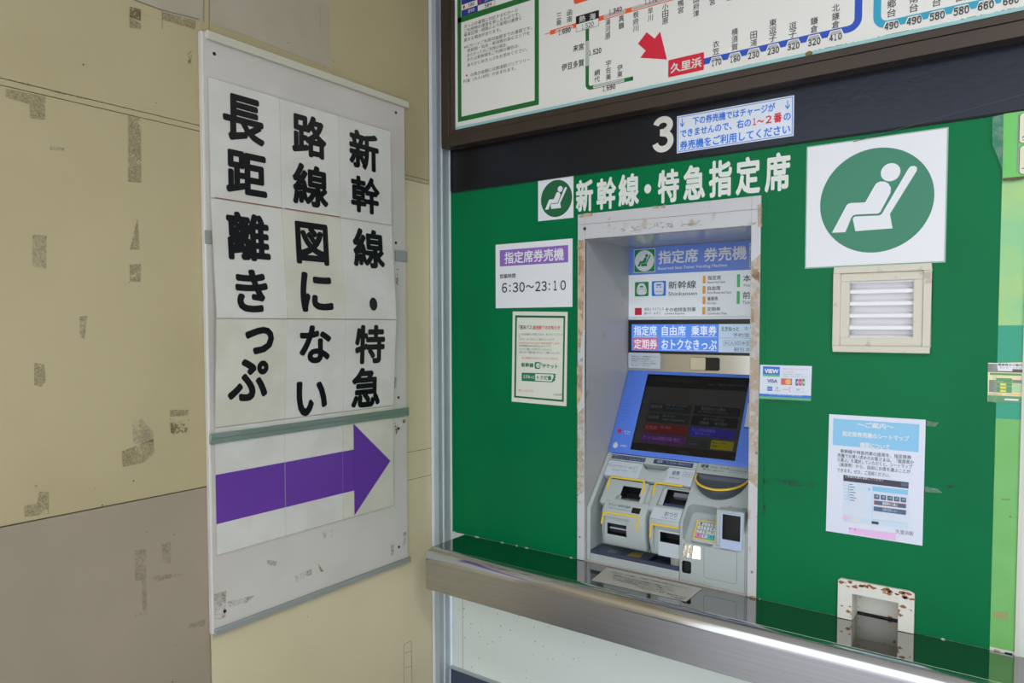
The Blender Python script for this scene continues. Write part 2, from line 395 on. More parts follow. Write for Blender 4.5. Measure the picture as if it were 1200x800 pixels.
for x, wd in ((0.058, 0.018), (0.16, 0.03), (0.27, 0.02), (0.33, 0.012), (0.37, 0.02), (0.54, 0.014), (1.128, 0.003), (1.55, 0.012)):
    z = 0.8006; wd *= 0.7
    FRONT.poly(b, [(x-wd/2, z), (x+wd/2, z), (x+wd*0.45, z+0.0018), (x+wd*0.1, z+0.003), (x-wd*0.4, z+0.0022)], 0.0009, m_whitewall)
build('film_chips', b, wf)
m_smudge = M('dark_smudge', A(8, 62, 48), 0.5, noise=(120, 5), col2=A(20, 90, 66), alpha=(0.98, 1.12, 0.8), stretch=(1, 1, 3))
b = MB(); zz = ZP(FRONT, 880, 410, 3.2)
for pts in ([(40, 480), (240, 490), (235, 515), (45, 500)], [(730, 500), (765, 500), (760, 520), (735, 520)], [(35, 360), (48, 360), (55, 640), (38, 640)], [(55, 180), (190, 192), (188, 202), (56, 196)], [(60, 85), (140, 88), (138, 98), (60, 96)]):
    FRONT.poly(b, zz.q(pts), 0.0008, m_smudge)
for pts in ([(650, 510), (700, 520), (718, 535), (655, 532)], [(660, 265), (705, 272), (690, 288), (660, 285)]):
    FRONT.poly(b, zz.q(pts), 0.0009, M('torn_film', A(110, 140, 120), 0.6, noise=(90, 4), col2=A(60, 120, 90)))
build('smudges', b, wf)

# black fascia board
b = MB(); BAND.prism(b, [(0.0515, 2.001), (0.0545, 1.997), (0.06, 1.9955), (2.4, 1.9955), (2.4, 2.2), (0.0515, 2.2)], -0.006, 0.0, m_black)
tb = st(build('trim_2', b, bevel=0.001, seg=1), 'black painted fascia board under the fare map case', 'fascia')
b = MB(); BAND.slab(b, (0.055, 1.9925, 2.4, 1.9955), -0.006, -0.001, m_hole); build('fascia_shadow', b, tb)  # black strip standing in for the shadow under the fascia
b = MB(); m_bl = M('black_ridge', A(44, 44, 52, 1.1), 0.3)
BAND.stroke(b, [BAND.px((1000, 166)), BAND.px((1200, 110.5))], 0.0016, 0.0006, m_bl); build('film_edge', b, tb)

# wall under the counter
b = MB(); b.box(0.045, 4.2, -0.002, 0.0004, 0.30, 0.659, m_base)
wb = st(build('wall_base', b), 'off-white enamelled wall under the steel counter', 'wall')
b = MB(); b.box(0.0952, 0.0962, -0.0026, -0.002, 0.318, 0.67, M('rusty_seam', A(120, 96, 70), 0.8, noise=(30, 3), col2=A(170, 120, 60))); build('seam', b, wb)
b = MB(); rnd = random.Random(11); m_rs = M('rust_spot', A(168, 116, 58), 0.8)
Pb = Plane((0, -0.002, 0), (1, 0, 0), (0, 0, 1))
for i in range(90):
    x = rnd.uniform(0.06, 0.6); z = rnd.uniform(0.32, 0.66); r = rnd.uniform(0.0006, 0.0022)
    Pb.disc(b, (x, z), r, r*rnd.uniform(0.7, 1.6), 0.0006, m_rs if i % 4 == 0 else m_greypatch, 8)
build('rust_spots', b, wb)
b = MB(); b.box(0.045, 4.2, -0.012, -0.002, 0.309, 0.3175, m_alu); b.box(0.045, 4.2, -0.009, -0.002, 0.0, 0.309, m_navy)
st(build('baseboard_front', b), 'dark blue skirting below the off-white wall', 'baseboard')

# pale striped column at the right
m_lg = M('pale_green_vinyl', A(146, 208, 146, 0.97), 0.35, noise=(9, 5), col2=A(182, 214, 128, 0.97), ramp=(0.42, 0.68))
m_teal = M('teal_vinyl', A(44, 164, 130, 0.95), 0.35); m_lime = M('lime_vinyl', A(114, 184, 96, 1.0), 0.35, noise=(14, 5), col2=A(120, 188, 106, 1.0))
z381, z491 = FRONT.px((1185, 381))[1], FRONT.px((1185, 491))[1]
b = MB(); b.box(1.6405, 1.6865, 0.0, 0.03, z381, 2.02, m_lg); b.box(1.6405, 1.6865, 0.0, 0.03, z491, z381, m_teal); b.box(1.6405, 1.6865, 0.0, 0.03, 0.8075, z491, m_lime)
b.box(1.6405, 1.6865, 0.001, 0.03, 0.80, 0.8075, m_whitewall)
b.box(1.6865, 1.694, -0.006, 0.03, 0.80, 2.02, M('cream_edge_strip', A(214, 210, 198), 0.4)); b.box(1.694, 2.3, -0.002, 0.03, 0.80, 2.02, m_whitewall)
cr = st(build('wall_right', b), 'striped pale green and teal panel at the right end of the green wall', 'wall')
b = MB(); zz = ZP(FRONT, 1080, 700, 8)
FRONT.poly(b, zz.q([(665, 145), (700, 132), (745, 128), (775, 145), (810, 128), (815, 160), (800, 200), (740, 203), (668, 175)]), 0.0006, M('peeled_patch', A(160, 160, 108), 0.7))
FRONT.poly(b, zz.q([(678, 480), (735, 495), (735, 512), (680, 500)]), 0.0006, m_rust); FRONT.poly(b, zz.q([(778, 508), (850, 522), (850, 545), (778, 530)]), 0.0006, m_hole)
zz = ZP(FRONT, 880, 410, 3.2)
FRONT.poly(b, zz.q([(965, 608), (1000, 605), (998, 628), (968, 628)]), 0.0006, m_res3); FRONT.poly(b, zz.q([(930, 548), (972, 552), (970, 562), (932, 560)]), 0.0006, m_res3)
build('wear_marks', b, cr)
b = MB(); b.box(2.3, 4.2, 0.0, 0.03, 0.80, 2.86, m_whitewall)
st(build('wall_back', b), 'white wall continuing beyond the right end', 'wall')

b = MB(); b.box(4.2, 4.3, -3.4, 0.03, 0.0, 2.86, M('side_light_blocker', (0.25, 0.25, 0.25), 0.6))  # unseen wall added to keep sky light from the right off the left wall
st(build('wall_light_block', b), 'plain wall closing the concourse beyond the right end', 'wall')
b = MB(); b.box(XW+0.001, XW+0.008, -3.0, -0.066, 0.0, 0.20, m_navy)
st(build('baseboard_left', b), 'dark blue skirting at the foot of the cream wall', 'baseboard')

# ================================================================ COUNTER
def counter_profile():
    p = [(-0.012, 0.66), (-0.012, 0.80), (-0.165, 0.80)]
    for i in range(1, 13):
        t = math.radians(90+90*i/12); p.append((-0.165+0.035*math.cos(t), 0.765+0.035*math.sin(t)))
    p += [(-0.20, 0.669), (-0.198, 0.667), (-0.15, 0.667), (-0.15, 0.66)]
    return p
ct = thing('counter', (2.1, -0.1, 0.66), 'stainless steel counter ledge with rounded nose running under the green wall', 'counter')
b = MB(); b.profile_x(counter_profile()[::-1], 0.105, 4.1, m_steel); b.mats.append(m_nose)
for i, f in enumerate(b.f):
    if len(f) == 4:
        zz_ = [b.v[k].z for k in f]; yy_ = [b.v[k].y for k in f]
        if min(zz_) > 0.764 and max(yy_) < -0.16: b.fm[i] = 1
build('fascia', b, ct, smooth=30)
b = MB(); b.box(0.106, 4.1, -0.166, 0.0, 0.797, 0.8004, m_steel_top)
b.box(1.350, 1.463, -0.001, 0.075, 0.797, 0.8002, m_steel_top); build('worktop', b, ct)

# ================================================================ DIRECTION SIGN ON THE LEFT WALL
by0, by1 = -0.9085, -0.1965; bz0, bz1 = 0.745, 2.262
sg = thing('direction_board', (0.013, (by0+by1)/2, bz0), 'large white board on the cream wall holding black lettered sheets and a purple arrow', 'sign board')
b = MB(); b.box(XW+0.001, 0.020, by0, by1, bz0, bz1, m_board); b.box(0.0195, 0.0212, by0, by0+0.006, bz0, bz1, m_white_w)
build('panel', b, sg, bevel=0.001, seg=1)
b = MB(); b.box(XW+0.001, 0.030, by0+0.012, by1+0.012, bz1-0.017, bz1+0.004, m_rail); build('top_rail', b, sg, bevel=0.002)
b = MB(); b.box(XW+0.001, 0.028, by0+0.004, by1+0.008, bz0-0.004, bz0+0.012, m_rail_d); build('bottom_rail', b, sg, bevel=0.002)
b = MB(); r = BOARD.R(462.5, 475, 294, 306); BOARD.slab(b, (r[0], r[1], by1+0.004, r[3]), 0.0002, 0.006, m_rail_d); build('rail_stub', b, sg, bevel=0.001, seg=1); b = MB()
r = BOARD.R(239.5, 248, 270, 286); BOARD.slab(b, r, 0.0002, 0.0022, m_rail_d); build('clip', b, sg, bevel=0.001, seg=1)
for p in ((251, 63), (463.8, 132), (463.8, 284.5), (466.9, 465.6), (467, 502), (467.3, 640.6), (263.3, 715.8)):
    b = MB(); u = BOARD.px(p); BOARD.disc(b, u, 0.0045, 0.0045, 0.0012, m_hole, 14, w0=0.0001); build('screw', b, sg)
z5 = ZP(BOARD, 220, 460, 2.353)
def bm(z, pts, m=m_res):
    b = MB(); BOARD.poly(b, z.q(pts), 0.0009, m); build('tape_residue', b, sg)
bm(z5, [(72, 555), (105, 545), (104, 620), (74, 626)], m_res2); bm(z5, [(110, 575), (185, 558), (160, 580), (112, 590)], m_res2)
bm(z5, [(295, 505), (340, 485), (342, 500), (300, 522)], m_res2); bm(z5, [(358, 470), (375, 492), (366, 494)], m_res)
bm(z5, [(218, 460), (245, 465), (243, 478), (218, 472)], m_res2); bm(z5, [(370, 385), (382, 380), (380, 400), (372, 402)], m_res2); bm(z5, [(392, 380), (402, 376), (396, 400)], m_res2)
bm(z5, [(570, 78), (582, 100), (573, 118)], m_res3); bm(z5, [(592, 75), (600, 72), (600, 100), (592, 102)], m_res3); bm(z5, [(560, 420), (569, 417), (567, 448), (560, 448)], m_res2); bm(z5, [(594, 385), (602, 382), (602, 420), (594, 422)], m_res2)
z44 = ZP(BOARD, 220, 250, 3.2); bm(z44, [(776, 205), (790, 208), (788, 268), (778, 262)], m_res3); bm(z44, [(770, 615), (784, 614), (780, 655), (770, 655)], m_res2)

cu = [BOARD.px((242.6, 92))[0], BOARD.px((328, 190))[0], BOARD.px((396.9, 200))[0], BOARD.px((457, 165))[0]]
cv = [BOARD.px((329, 115.5))[1], BOARD.px((329, 244.5))[1], BOARD.px((400, 374))[1], BOARD.px((330, 491))[1], BOARD.px((330, 629))[1]]
ws = [(0.0018, 0.004), (0.0034, 0.022), (0.020, 0.004), (0.0016, 0.0016)]
def rowplane(i):
    t, bt = Vector((0.020+ws[i][0], 0, cv[i])), Vector((0.020+ws[i][1], 0, cv[i+1]))
    return Plane(bt, (0, 1, 0), t-bt), (t-bt).length
chars = {(0, 0): [('長', 261.1, 309.7, 112.8, 167.4), ('距', 264.6, 312.6, 178.4, 228.4)],
 (0, 1): [('路', 342.2, 382.4, 135, 183.8), ('線', 343, 384.5, 193, 242.2)],
 (0, 2): [('新', 409.2, 443.7, 154.2, 199), ('幹', 411.2, 445, 206.8, 250)],
 (1, 0): [('離', 266, 316, 249.5, 305.5), ('き', 276, 314, 315.6, 366)],
 (1, 1): [('図', 346.6, 384.7, 261, 310), ('に', 352, 390, 319.4, 365.6)],
 (1, 2): [('線', 413.8, 450.3, 268.5, 314), ('・', 433, 442, 350, 362.5)],
 (2, 0): [('っ', 287, 321, 382.8, 415), ('ぷ', 267, 314.4, 420.3, 469.7)],
 (2, 1): [('な', 351, 388, 381, 425.6), ('い', 347, 383.4, 446, 486.5)],
 (2, 2): [('特', 416, 451, 380.6, 426), ('急', 412, 445.6, 430.6, 477)]}
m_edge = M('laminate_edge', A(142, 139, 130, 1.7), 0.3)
rowword = ['top row', 'second row', 'third row', 'bottom row']; colword = ['left column', 'middle column', 'right column']
a1, a0 = BOARD.px((330, 541.8))[1], BOARD.px((330, 595))[1]
hu, ht, hb = BOARD.px((413.8, 550))[0], BOARD.px((413.4, 496))[1], BOARD.px((414.2, 603.6))[1]; tip = BOARD.px((456.5, 539.7)); sh0 = BOARD.px((250.8, 585))[0]
for i in range(4):
    pl, h = rowplane(i)
    for j in range(3):
        b = MB(); m = m_paper_o if (i, j) in ((2, 0), (1, 1), (3, 2)) else m_paper_l
        e = 0.0006*j; u0, u1 = cu[j]-(0.001 if j else 0), cu[j+1]+(0.0012 if j < 2 else 0)
        pl.slab(b, (u0, 0.0004 if i < 3 else 0, u1, h-0.0004), e, e+0.0007, m)
        mid = Vector((0.02+ws[i][1], (u0+u1)/2, cv[i+1]))
        what = {(0, 0): '長距', (0, 1): '路線', (0, 2): '新幹', (1, 0): '離き', (1, 1): '図に', (1, 2): '線・', (2, 0): 'っぷ', (2, 1): 'ない', (2, 2): '特急'}
        if i < 3: lab = 'laminated sheet with black characters %s, %s and %s of the white board' % (what[(i, j)], rowword[i], colword[j])
        else: lab = ['laminated sheet with the tail of the purple arrow shaft, below the grey-green strip', 'laminated sheet with the middle of the purple arrow shaft, below the strip', 'laminated sheet with the purple arrow head pointing right, below the strip'][j]
        t = thing('laminated_sheet', mid, lab, 'sheet', 'laminated sheets on the direction board')
        build('sheet', b, t)
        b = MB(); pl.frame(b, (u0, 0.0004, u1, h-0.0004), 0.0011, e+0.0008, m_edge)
        if i == 0 and j < 2: pl.rect(b, (u0+0.012, 0.0006, u1, 0.0030), e+0.0010, M('row_gap_shade', A(126, 76, 60, 1.7), 0.5))  # reddish strip painted as the shadow line between first and second row
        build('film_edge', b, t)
        b = MB(); W = e+0.0011
        if i < 3:
            for ch, xl, xr, yt, yb in chars[(i, j)]:
                b = MB()
                pl.ptext(b, ch, xl, xr, yt, yb, W, m_ink, 0.037) if ch != '・' else pl.disc(b, pl.px((437.6, 356.2), W), 0.0165, 0.0205, W, m_ink, 28)
                build('character', b, t)
        else:
            off = cv[4]
            if j < 2: pl.rect(b, (max(sh0, u0+0.001), a0-off, u1, a1-off), W, m_purple)
            else:
                pl.rect(b, (u0, a0-off, hu+0.001, a1-off), W, m_purple); pl.poly(b, [(hu, hb-off), (tip[0], tip[1]-off), (hu, ht-off)], W, m_purple)
            build('arrow', b, t)
b = MB(); sv0, sv1 = BOARD.px((330, 508))[1], BOARD.px((330, 496.7))[1]
BOARD.slab(b, (by0+0.001, sv0, by1+0.003, sv1), 0.0045, 0.0085, m_strip)
b.box(0.0203, 0.026, by0+0.001, by0+0.012, sv0, sv1, m_strip); b.box(0.0203, 0.026, by1-0.01, by1+0.002, sv0, sv1, m_strip)
t = tag(build('retaining_strip', b, bevel=0.0012, seg=1), 'narrow grey-green plastic strip across the white board above the purple arrow', 'strip')
b = MB(); BOARD.rect(b, (by0+0.003, (sv0+sv1)/2-0.0008, by1+0.002, (sv0+sv1)/2+0.0008), 0.0087, m_seam); build('groove', b, t)

# ================================================================ FARE MAP CASE ABOVE
mp = thing('fare_map_case', (1.2, -0.03, 2.1385), 'large brown framed fare map case with coloured train lines above the black fascia', 'fare map')
FX0, FX1, FZ0, FZ1 = 0.0505, 2.55, 2.1385, 2.84
fw_ = 0.062
def case_frame(b, x0, x1, z0, z1, t, ya, yb, m):
    b.box(x0, x1, ya, yb, z0, z0+t, m); b.box(x0, x1, ya, yb, z1-t, z1, m); b.box(x0, x0+t, ya, yb, z0+t, z1-t, m); b.box(x1-t, x1, ya, yb, z0+t, z1-t, m)
LIP = Plane((0, -0.047, 0), (1, 0, 0), (0, 0, 1)); mzs = MAP.px((1100, 33))[1]; mz0 = LIP.px((1100, 33))[1]; mx0 = MAP.px((533.5, 100))[0]
b = MB(); case_frame(b, FX0, FX1, FZ0, FZ1, 0.034, -0.050, -0.001, m_brown); build('outer_frame', b, mp, bevel=0.0015)
t2 = mz0-FZ0
b = MB(); i0 = 0.0345
for q in ((FX0+i0, FX1-i0, FZ0+i0, mz0), (FX0+i0, FX1-i0, FZ1-t2, FZ1-i0), (FX0+i0, mx0, mz0, FZ1-t2), (FX1-t2, FX1-i0, mz0, FZ1-t2)):
    b.box(q[0], q[1], -0.047, -0.001, q[2], q[3], m_brown)
build('inner_frame', b, mp, bevel=0.001, seg=1)
b = MB(); m_map = M('map_sheet_white', A(214, 212, 205, 1.3), 0.3)
MAP.slab(b, (mx0-0.003, mz0-0.003, FX1-0.06, FZ1-0.06), -0.002, 0, m_map); sheet = build('map_sheet', b, mp)
G1 = M('route_green', A(20, 102, 44, 1.25), 0.35); ORG = M('route_orange', A(232, 84, 36, 1.25), 0.35); BLU = M('route_blue', A(36, 74, 172, 1.25), 0.35)
TEA = M('route_teal', A(42, 150, 178, 1.25), 0.35); RED = M('route_red', A(206, 28, 54, 1.2), 0.35); GRY = M('route_grey', A(168, 166, 160, 1.25), 0.4)
AQ = M('aqua_edge', A(150, 196, 196, 1.25), 0.4); INK = M('print_black', A(40, 38, 38, 1.2), 0.4); NAV = M('print_blue', A(30, 52, 140, 1.25), 0.4); DKK = M('print_solid_black', A(22, 21, 22, 1.2), 0.35)
W1, W2, W3 = 0.0004, 0.0008, 0.0012
z = ZP(MAP, 505, 0, 5)
b = MB()
gx0, gx1 = z.R(157, 182, 400, 400)[0], z.R(157, 633, 300, 300)[2]; gz0 = MAP.px(z.c(380, 668))[1]
gt = MAP.px(z.c(400, 0))[0]-MAP.px(z.c(377, 0))[0]
bz = MAP.px(z.c(390, 64))[1]; bt = MAP.px(z.c(180, 98))[1]-MAP.px(z.c(180, 130))[1]
MAP.frame(b, (gx0, gz0, gx1, 2.70), gt, W1, G1); MAP.rect(b, (gx0, bz, gx1, bz+bt), W1, G1)
tx = [MAP.px(z.c(q, 40))[0] for q in (180, 274, 375)]
row = MAP.px(z.c(227, 48))[1]-MAP.px(z.c(227, 83))[1]; tz = MAP.px(z.c(227, 83))[1]
build('notice_border', b, sheet)
b = MB()
MAP.rect(b, (tx[0], tz, tx[1], tz+row), W1, NAV); MAP.rect(b, (tx[1], tz+row, tx[2], tz+2*row), W1, NAV); MAP.rect(b, (tx[0], tz+2*row, tx[1], tz+3*row), W1, NAV)
for k in range(4): MAP.rect(b, (tx[0], tz+row*k-0.0006, tx[2], tz+row*k+0.0006), W2, INK)
for k in range(3): MAP.rect(b, (tx[k]-0.0006, tz, tx[k]+0.0006, tz+3*row), W2, INK)
for c, r, s_, mm in ((0, 0, '890', m_white_w), (0, 1, '580', INK), (1, 0, '584', INK), (1, 1, '574', m_white_w)):
    MAP.text(b, s_, (tx[c]+(tx[c+1]-tx[c])*0.42, tz+row*(r+0.2), tx[c]+(tx[c+1]-tx[c])*0.82, tz+row*(r+0.8)), W3, mm)
for c, r in ((0, 1), (1, 1)):
    cx, cz = tx[c]+(tx[c+1]-tx[c])*0.16, tz+row*(r+0.5); MAP.poly(b, [(cx-0.005, cz), (cx, cz-0.008), (cx+0.005, cz), (cx, cz+0.008)], W3, RED)
build('fare_table', b, sheet)
b = MB()
for tt, xl, xr, yc in (('きっぷの運賃に対応するICカード', 195, 510, 107), ('ご利用時の運賃を表したものです。', 195, 522, 131), ('乗車区間・経路により実際の運賃と', 193, 532, 155), ('異なる場合があります。', 193, 410, 204),
    ('※ICカードご利用可能駅までの運賃です。', 193, 592, 219), ('首都圏・仙台・新潟等の各ICエリアを', 213, 578, 245), ('またがってのご利用の場合、', 213, 446, 292), ('または新幹線をご利用の場合は、', 213, 517, 308), ('あらかじめきっぷをお求めください。', 213, 565, 334),
    ('の表示金額には鉄道駅バリアフリー', 232, 580, 393), ('料金（大人10円）が含まれます。', 190, 497, 438)):
    z.t(b, tt, xl, xr, yc-11, yc+11, W1, INK)
MAP.poly(b, z.q([(204, 442), (210, 434), (216, 441), (210, 450)]), W1, RED)
build('notice_lettering', b, sheet)
# orange and green line
z = ZP(MAP, 635, 0, 6.667)
b = MB(); oz = MAP.px(z.c(700, 75))[1]; oh = 0.0135
ox = [MAP.px(z.c(q, 200))[0] for q in (24, 66, 105, 245)]
MAP.rect(b, (ox[1], oz-oh/2, 2.2, oz+oh/2), W1, ORG); MAP.rect(b, (ox[0], oz-0.0012, ox[1], oz+0.0012), W1, ORG)
def pill(x0, x1, zc, h, w=W2):
    MAP.poly(b, MAP.rrect_uv((x0, zc-h/2, x1, zc+h/2), h*0.45, 4), w, m_map); MAP.poly(b, MAP.rrect_uv((x0+0.0012, zc-h/2+0.0016, x1-0.0012, zc+h/2-0.0016), h*0.3, 4), w+0.0002, GRY)
pill(ox[2], ox[3], oz-0.0015, 0.0095)
for xa, xb in ((485, 655), (703, 1010)): pill(MAP.px(z.c(xa, 80))[0], MAP.px(z.c(xb, 60))[0], oz+0.0005, 0.0095)
pz = z.R(250, 390, -60, 15); MAP.poly(b, MAP.rrect_uv((pz[0], pz[1], pz[2], pz[3]+0.04), 0.008), W1, ORG)
build('orange_line', b, sheet)
b = MB(); gx = MAP.px(z.c(355, 400))[0]; gzb = MAP.px(z.c(550, 648))[1]; ge = MAP.px(z.c(712, 615))[0]; gh = 0.0115; rad = 0.013
pts = [(gx, oz-0.02)]+[(gx+rad-rad*math.cos(math.radians(a)), gzb+rad-rad*math.sin(math.radians(a))) for a in range(0, 91, 15)]+[(ge, gzb)]
MAP.stroke(b, pts, gh, W1, G1); MAP.rect(b, (ge-0.0035, gzb-gh/2, ge, gzb+gh/2), W2, DKK)
pill(MAP.px(z.c(402, 680))[0], MAP.px(z.c(645, 628))[0], gzb, 0.0085)
za, zb = MAP.px(z.c(355, 320))[1], MAP.px(z.c(355, 515))[1]
MAP.poly(b, MAP.rrect_uv((gx-0.0045, zb, gx+0.0045, za), 0.003, 4), W2, m_map); MAP.poly(b, MAP.rrect_uv((gx-0.0032, zb+0.001, gx+0.0032, za-0.001), 0.002, 4), W2+0.0002, GRY)
build('green_line', b, sheet)
b = MB(); r = z.R(268, 447, 105, 168); r2 = z.R(268, 447, 168, 228)
MAP.rect(b, r, W3, DKK); MAP.rect(b, r2, W3, m_map); MAP.frame(b, (r[0], r2[1], r[2], r[3]), 0.001, W3+0.0002, DKK)
z.t(b, '熱', 292, 340, 122, 172, W3+0.0003, m_white_w, 0.02); z.t(b, '海', 372, 420, 103, 153, W3+0.0003, m_white_w, 0.02); figures(MAP, b, '1,520', z.R(310, 408, 180, 220), W3+0.0003, INK, 0.015)
build('station_plate', b, sheet)
b = MB()
for tt, xl, xr, yt, yb in (('1,690', 128, 226, 222, 263), ('1,340', 522, 627, 62, 102), ('1,170', 800, 905, -12, 24), ('1,520', 366, 466, 382, 424), ('1,690', 472, 575, 662, 704), ('来宮', 243, 328, 345, 396), ('伊豆多賀', 155, 328, 480, 535)):
    (figures(MAP, b, tt, z.R(xl, xr, yt, yb, W3), W3, INK, 0.03) if tt[0] == '1' else z.t(b, tt, xl, xr, yt, yb, W3, INK, 0.008))
for tt, xl, xr, yt, yb in (('三島', 114, 152, 100, 200), ('函南', 196, 236, 74, 176), ('網代', 410, 452, 542, 645), ('宇佐美', 500, 540, 468, 628), ('伊東', 588, 630, 503, 605), ('湯河原', 495, 535, 148, 310), ('真鶴', 600, 642, 118, 228), ('根府川', 712, 755, 88, 250), ('早川', 828, 868, 60, 168), ('小田原', 940, 988, 25, 192)):
    z.vt(b, tt, xl, xr, yt, yb, W1, INK, 0.008)
z = ZP(MAP, 770, 0, 7.273)
for tt, xl, xr, yt, yb in (('鴨宮', 178, 226, -2, 115), ('国府津', 308, 358, -32, 145), ('二宮', 448, 496, -72, 45), ('大磯', 590, 640, -120, 10), ('衣笠', 474, 530, 345, 468), ('横須賀', 635, 688, 240, 432), ('田浦', 795, 851, 265, 397), ('東逗子', 955, 1018, 160, 360)):
    z.vt(b, tt, xl, xr, yt, yb, W1, INK, 0.008)
def fares(zz, lst):
    for tt, xl, xr, yt, yb in lst: figures(MAP, b, tt, zz.R(xl, xr, yt, yb, W3), W3, INK, 0.03)
fares(z, (('170', 462, 550, 504, 558), ('180', 620, 711, 474, 528), ('230', 773, 873, 442, 496), ('230', 938, 1042, 403, 459)))
y4 = ZP(MAP, 900, 0, 8); y5 = ZP(MAP, 1020, 0, 6.667)
for tt, xl, xr, yt, yb in (('逗子', 197, 268, 207, 358), ('鎌倉', 399, 468, 158, 310), ('北鎌倉', 600, 670, 36, 268)): y4.vt(b, tt, xl, xr, yt, yb, W1, INK, 0.008)
fares(y4, (('320', 180, 298, 402, 463), ('320', 371, 495, 360, 424), ('410', 571, 696, 317, 379)))
fares(y5, (('490', 107, 222, 170, 228), ('490', 281, 402, 130, 190), ('580', 460, 584, 92, 154), ('580', 646, 775, 50, 114), ('660', 836, 969, 11, 74), ('660', 1033, 1165, -29, 34)))
for tt, xl, xr, yt, yb in (('本郷台', 132, 200, -75, 135), ('港南台', 306, 374, -112, 96), ('洋光台', 486, 552, -150, 52), ('新杉田', 672, 745, -195, 12)): y5.vt(b, tt, xl, xr, yt, yb, W1, INK, 0.008)
build('lettering', b, sheet)
b = MB(); MAP.poly(b, ZP(MAP, 635, 0, 6.667).q([(752, 342), (820, 252), (882, 302), (925, 248), (978, 465), (770, 452), (812, 395)]), W2, RED)
build('red_arrow', b, sheet, )
b = MB(); r = z.R(97, 400, 480, 628); MAP.poly(b, MAP.rrect_uv(r, 0.003, 3), W3, RED); z.t(b, '久里浜', 115, 380, 512, 598, W3+0.0003, m_white_w, 0.032)
build('station_name_plate', b, sheet)
b = MB(); bzl = MAP.px(z.c(660, 465))[1]-0.0005; x0 = r[2]-0.002; x1 = MAP.px(y4.c(848, 100))[0]; rad = 0.022; bh = 0.0165
pts = [(x0, bzl), (x1-rad, bzl)]+[(x1-rad+rad*math.sin(math.radians(a)), bzl+rad-rad*math.cos(math.radians(a))) for a in range(15, 91, 15)]+[(x1, 2.7)]
MAP.stroke(b, pts, bh, W1, BLU)
def stop(xc, zc, m):
    MAP.poly(b, [(xc-0.0185, zc-bh*0.55), (xc+0.0185, zc-bh*0.55), (xc+0.0125, zc+bh*0.30), (xc-0.0125, zc+bh*0.30)], W2, m_map)
    MAP.poly(b, [(xc-0.0145, zc-bh*0.35), (xc+0.0145, zc-bh*0.35), (xc+0.0105, zc+bh*0.18), (xc-0.0105, zc+bh*0.18)], W2+0.0002, GRY)
for zz, xs, y in ((z, (505, 663, 825, 990), 450), (y4, (238, 432, 635), 380)):
    for q in xs: stop(MAP.px(zz.c(q, y))[0], bzl, BLU)
build('blue_line', b, sheet)
b = MB(); tz_ = MAP.px(y5.c(430, 122))[1]; xt = MAP.px(y4.c(1025, 60))[0]
pts = [(xt, 2.7)]+[(xt+rad-rad*math.cos(math.radians(a)), tz_+rad-rad*math.sin(math.radians(a))) for a in range(0, 91, 15)]+[(2.3, tz_)]
MAP.stroke(b, pts, bh, W1, TEA)
for q, y in ((165, 170), (342, 130), (522, 90), (710, 55), (905, 12), (1098, -25)): stop(MAP.px(y5.c(q, y))[0], tz_, TEA)
build('teal_line', b, sheet)
b = MB(); az = MAP.px((1100, 29))[1]; MAP.rect(b, (mx0, mz0-0.002, FX1-0.06, mzs+0.0085), W1, AQ)
MAP.rect(b, (1.25, mzs+0.0085, 2.4, mzs+0.0098), W1, m_res3); MAP.rect(b, (0.78, mzs+0.008, 1.12, mzs+0.0092), W1, m_res3)
c = MAP.px((948, 63)); MAP.disc(b, c, 0.009, 0.0065, W2, M('brown_stain', A(140, 120, 84, 1.2), 0.8, noise=(300, 3), col2=A(120, 96, 60, 1.2)), 12)
build('sheet_edge', b, sheet)

# ================================================================ FASCIA NUMBER AND NOTICE
z = ZP(BAND, 750, 90, 6)
b = MB(); r = z.R(86, 238, 279, 529); nw, nh = r[2]-r[0], r[3]-r[1]; th = nw*0.27
cl = [(0.5+0.325*math.cos(math.radians(a)), 0.745+0.17*math.sin(math.radians(a))) for a in range(168, -91, -12)]+[(0.5+0.36*math.cos(math.radians(a)), 0.305+0.222*math.sin(math.radians(a))) for a in range(84, -169, -12)]
cl = [p for i, p in enumerate(cl)]
BAND.stroke(b, [(r[0]+u*nw, r[1]+v*nh) for u, v in cl[:21]], th, 0.0008, m_white_w); BAND.stroke(b, [(r[0]+u*nw, r[1]+v*nh) for u, v in cl[21:]], th, 0.0009, m_white_w); BAND.rect(b, (r[0]+nw*0.37, r[1]+nh*0.455, r[0]+nw*0.60, r[1]+nh*0.455+th*1.08), 0.0011, m_white_w)
t = build('number_sign', b); tag(t, 'white numeral 3 sticker on the black fascia board', 'number sign')
nq = z.q([(262, 278), (1085, 130), (1080, 415), (262, 538)]); nr = (nq[0][0], (nq[2][1]+nq[3][1])/2, nq[1][0], (nq[0][1]+nq[1][1])/2)
t = thing('charge_notice', BAND.pt((nr[0]+nr[2])/2, nr[1], 0), 'white notice with blue text and red numbers on the black fascia board', 'notice')
b = MB(); BAND.slab(b, nr, 0.0002, 0.0012, M('notice_white', A(212, 217, 226, 1.2), 0.35)); build('sheet', b, t)
BT = M('bright_blue_print', A(0, 116, 222, 1.15), 0.4); RT = M('bright_red_print', A(214, 28, 52, 1.1), 0.4)
b = MB(); BAND.frame(b, (nr[0]+0.003, nr[1]+0.003, nr[2]-0.003, nr[3]-0.003), 0.0016, 0.0015, BT); build('border', b, t)
b = MB(); wv = 0.0016
z.t(b, '下の券売機ではチャージが', 372, 950, 232, 292, wv, BT, 0.024); z.t(b, '↓', 282, 312, 292, 355, wv, BT, 0.012); z.t(b, '↓', 1020, 1056, 165, 228, wv, BT, 0.012)
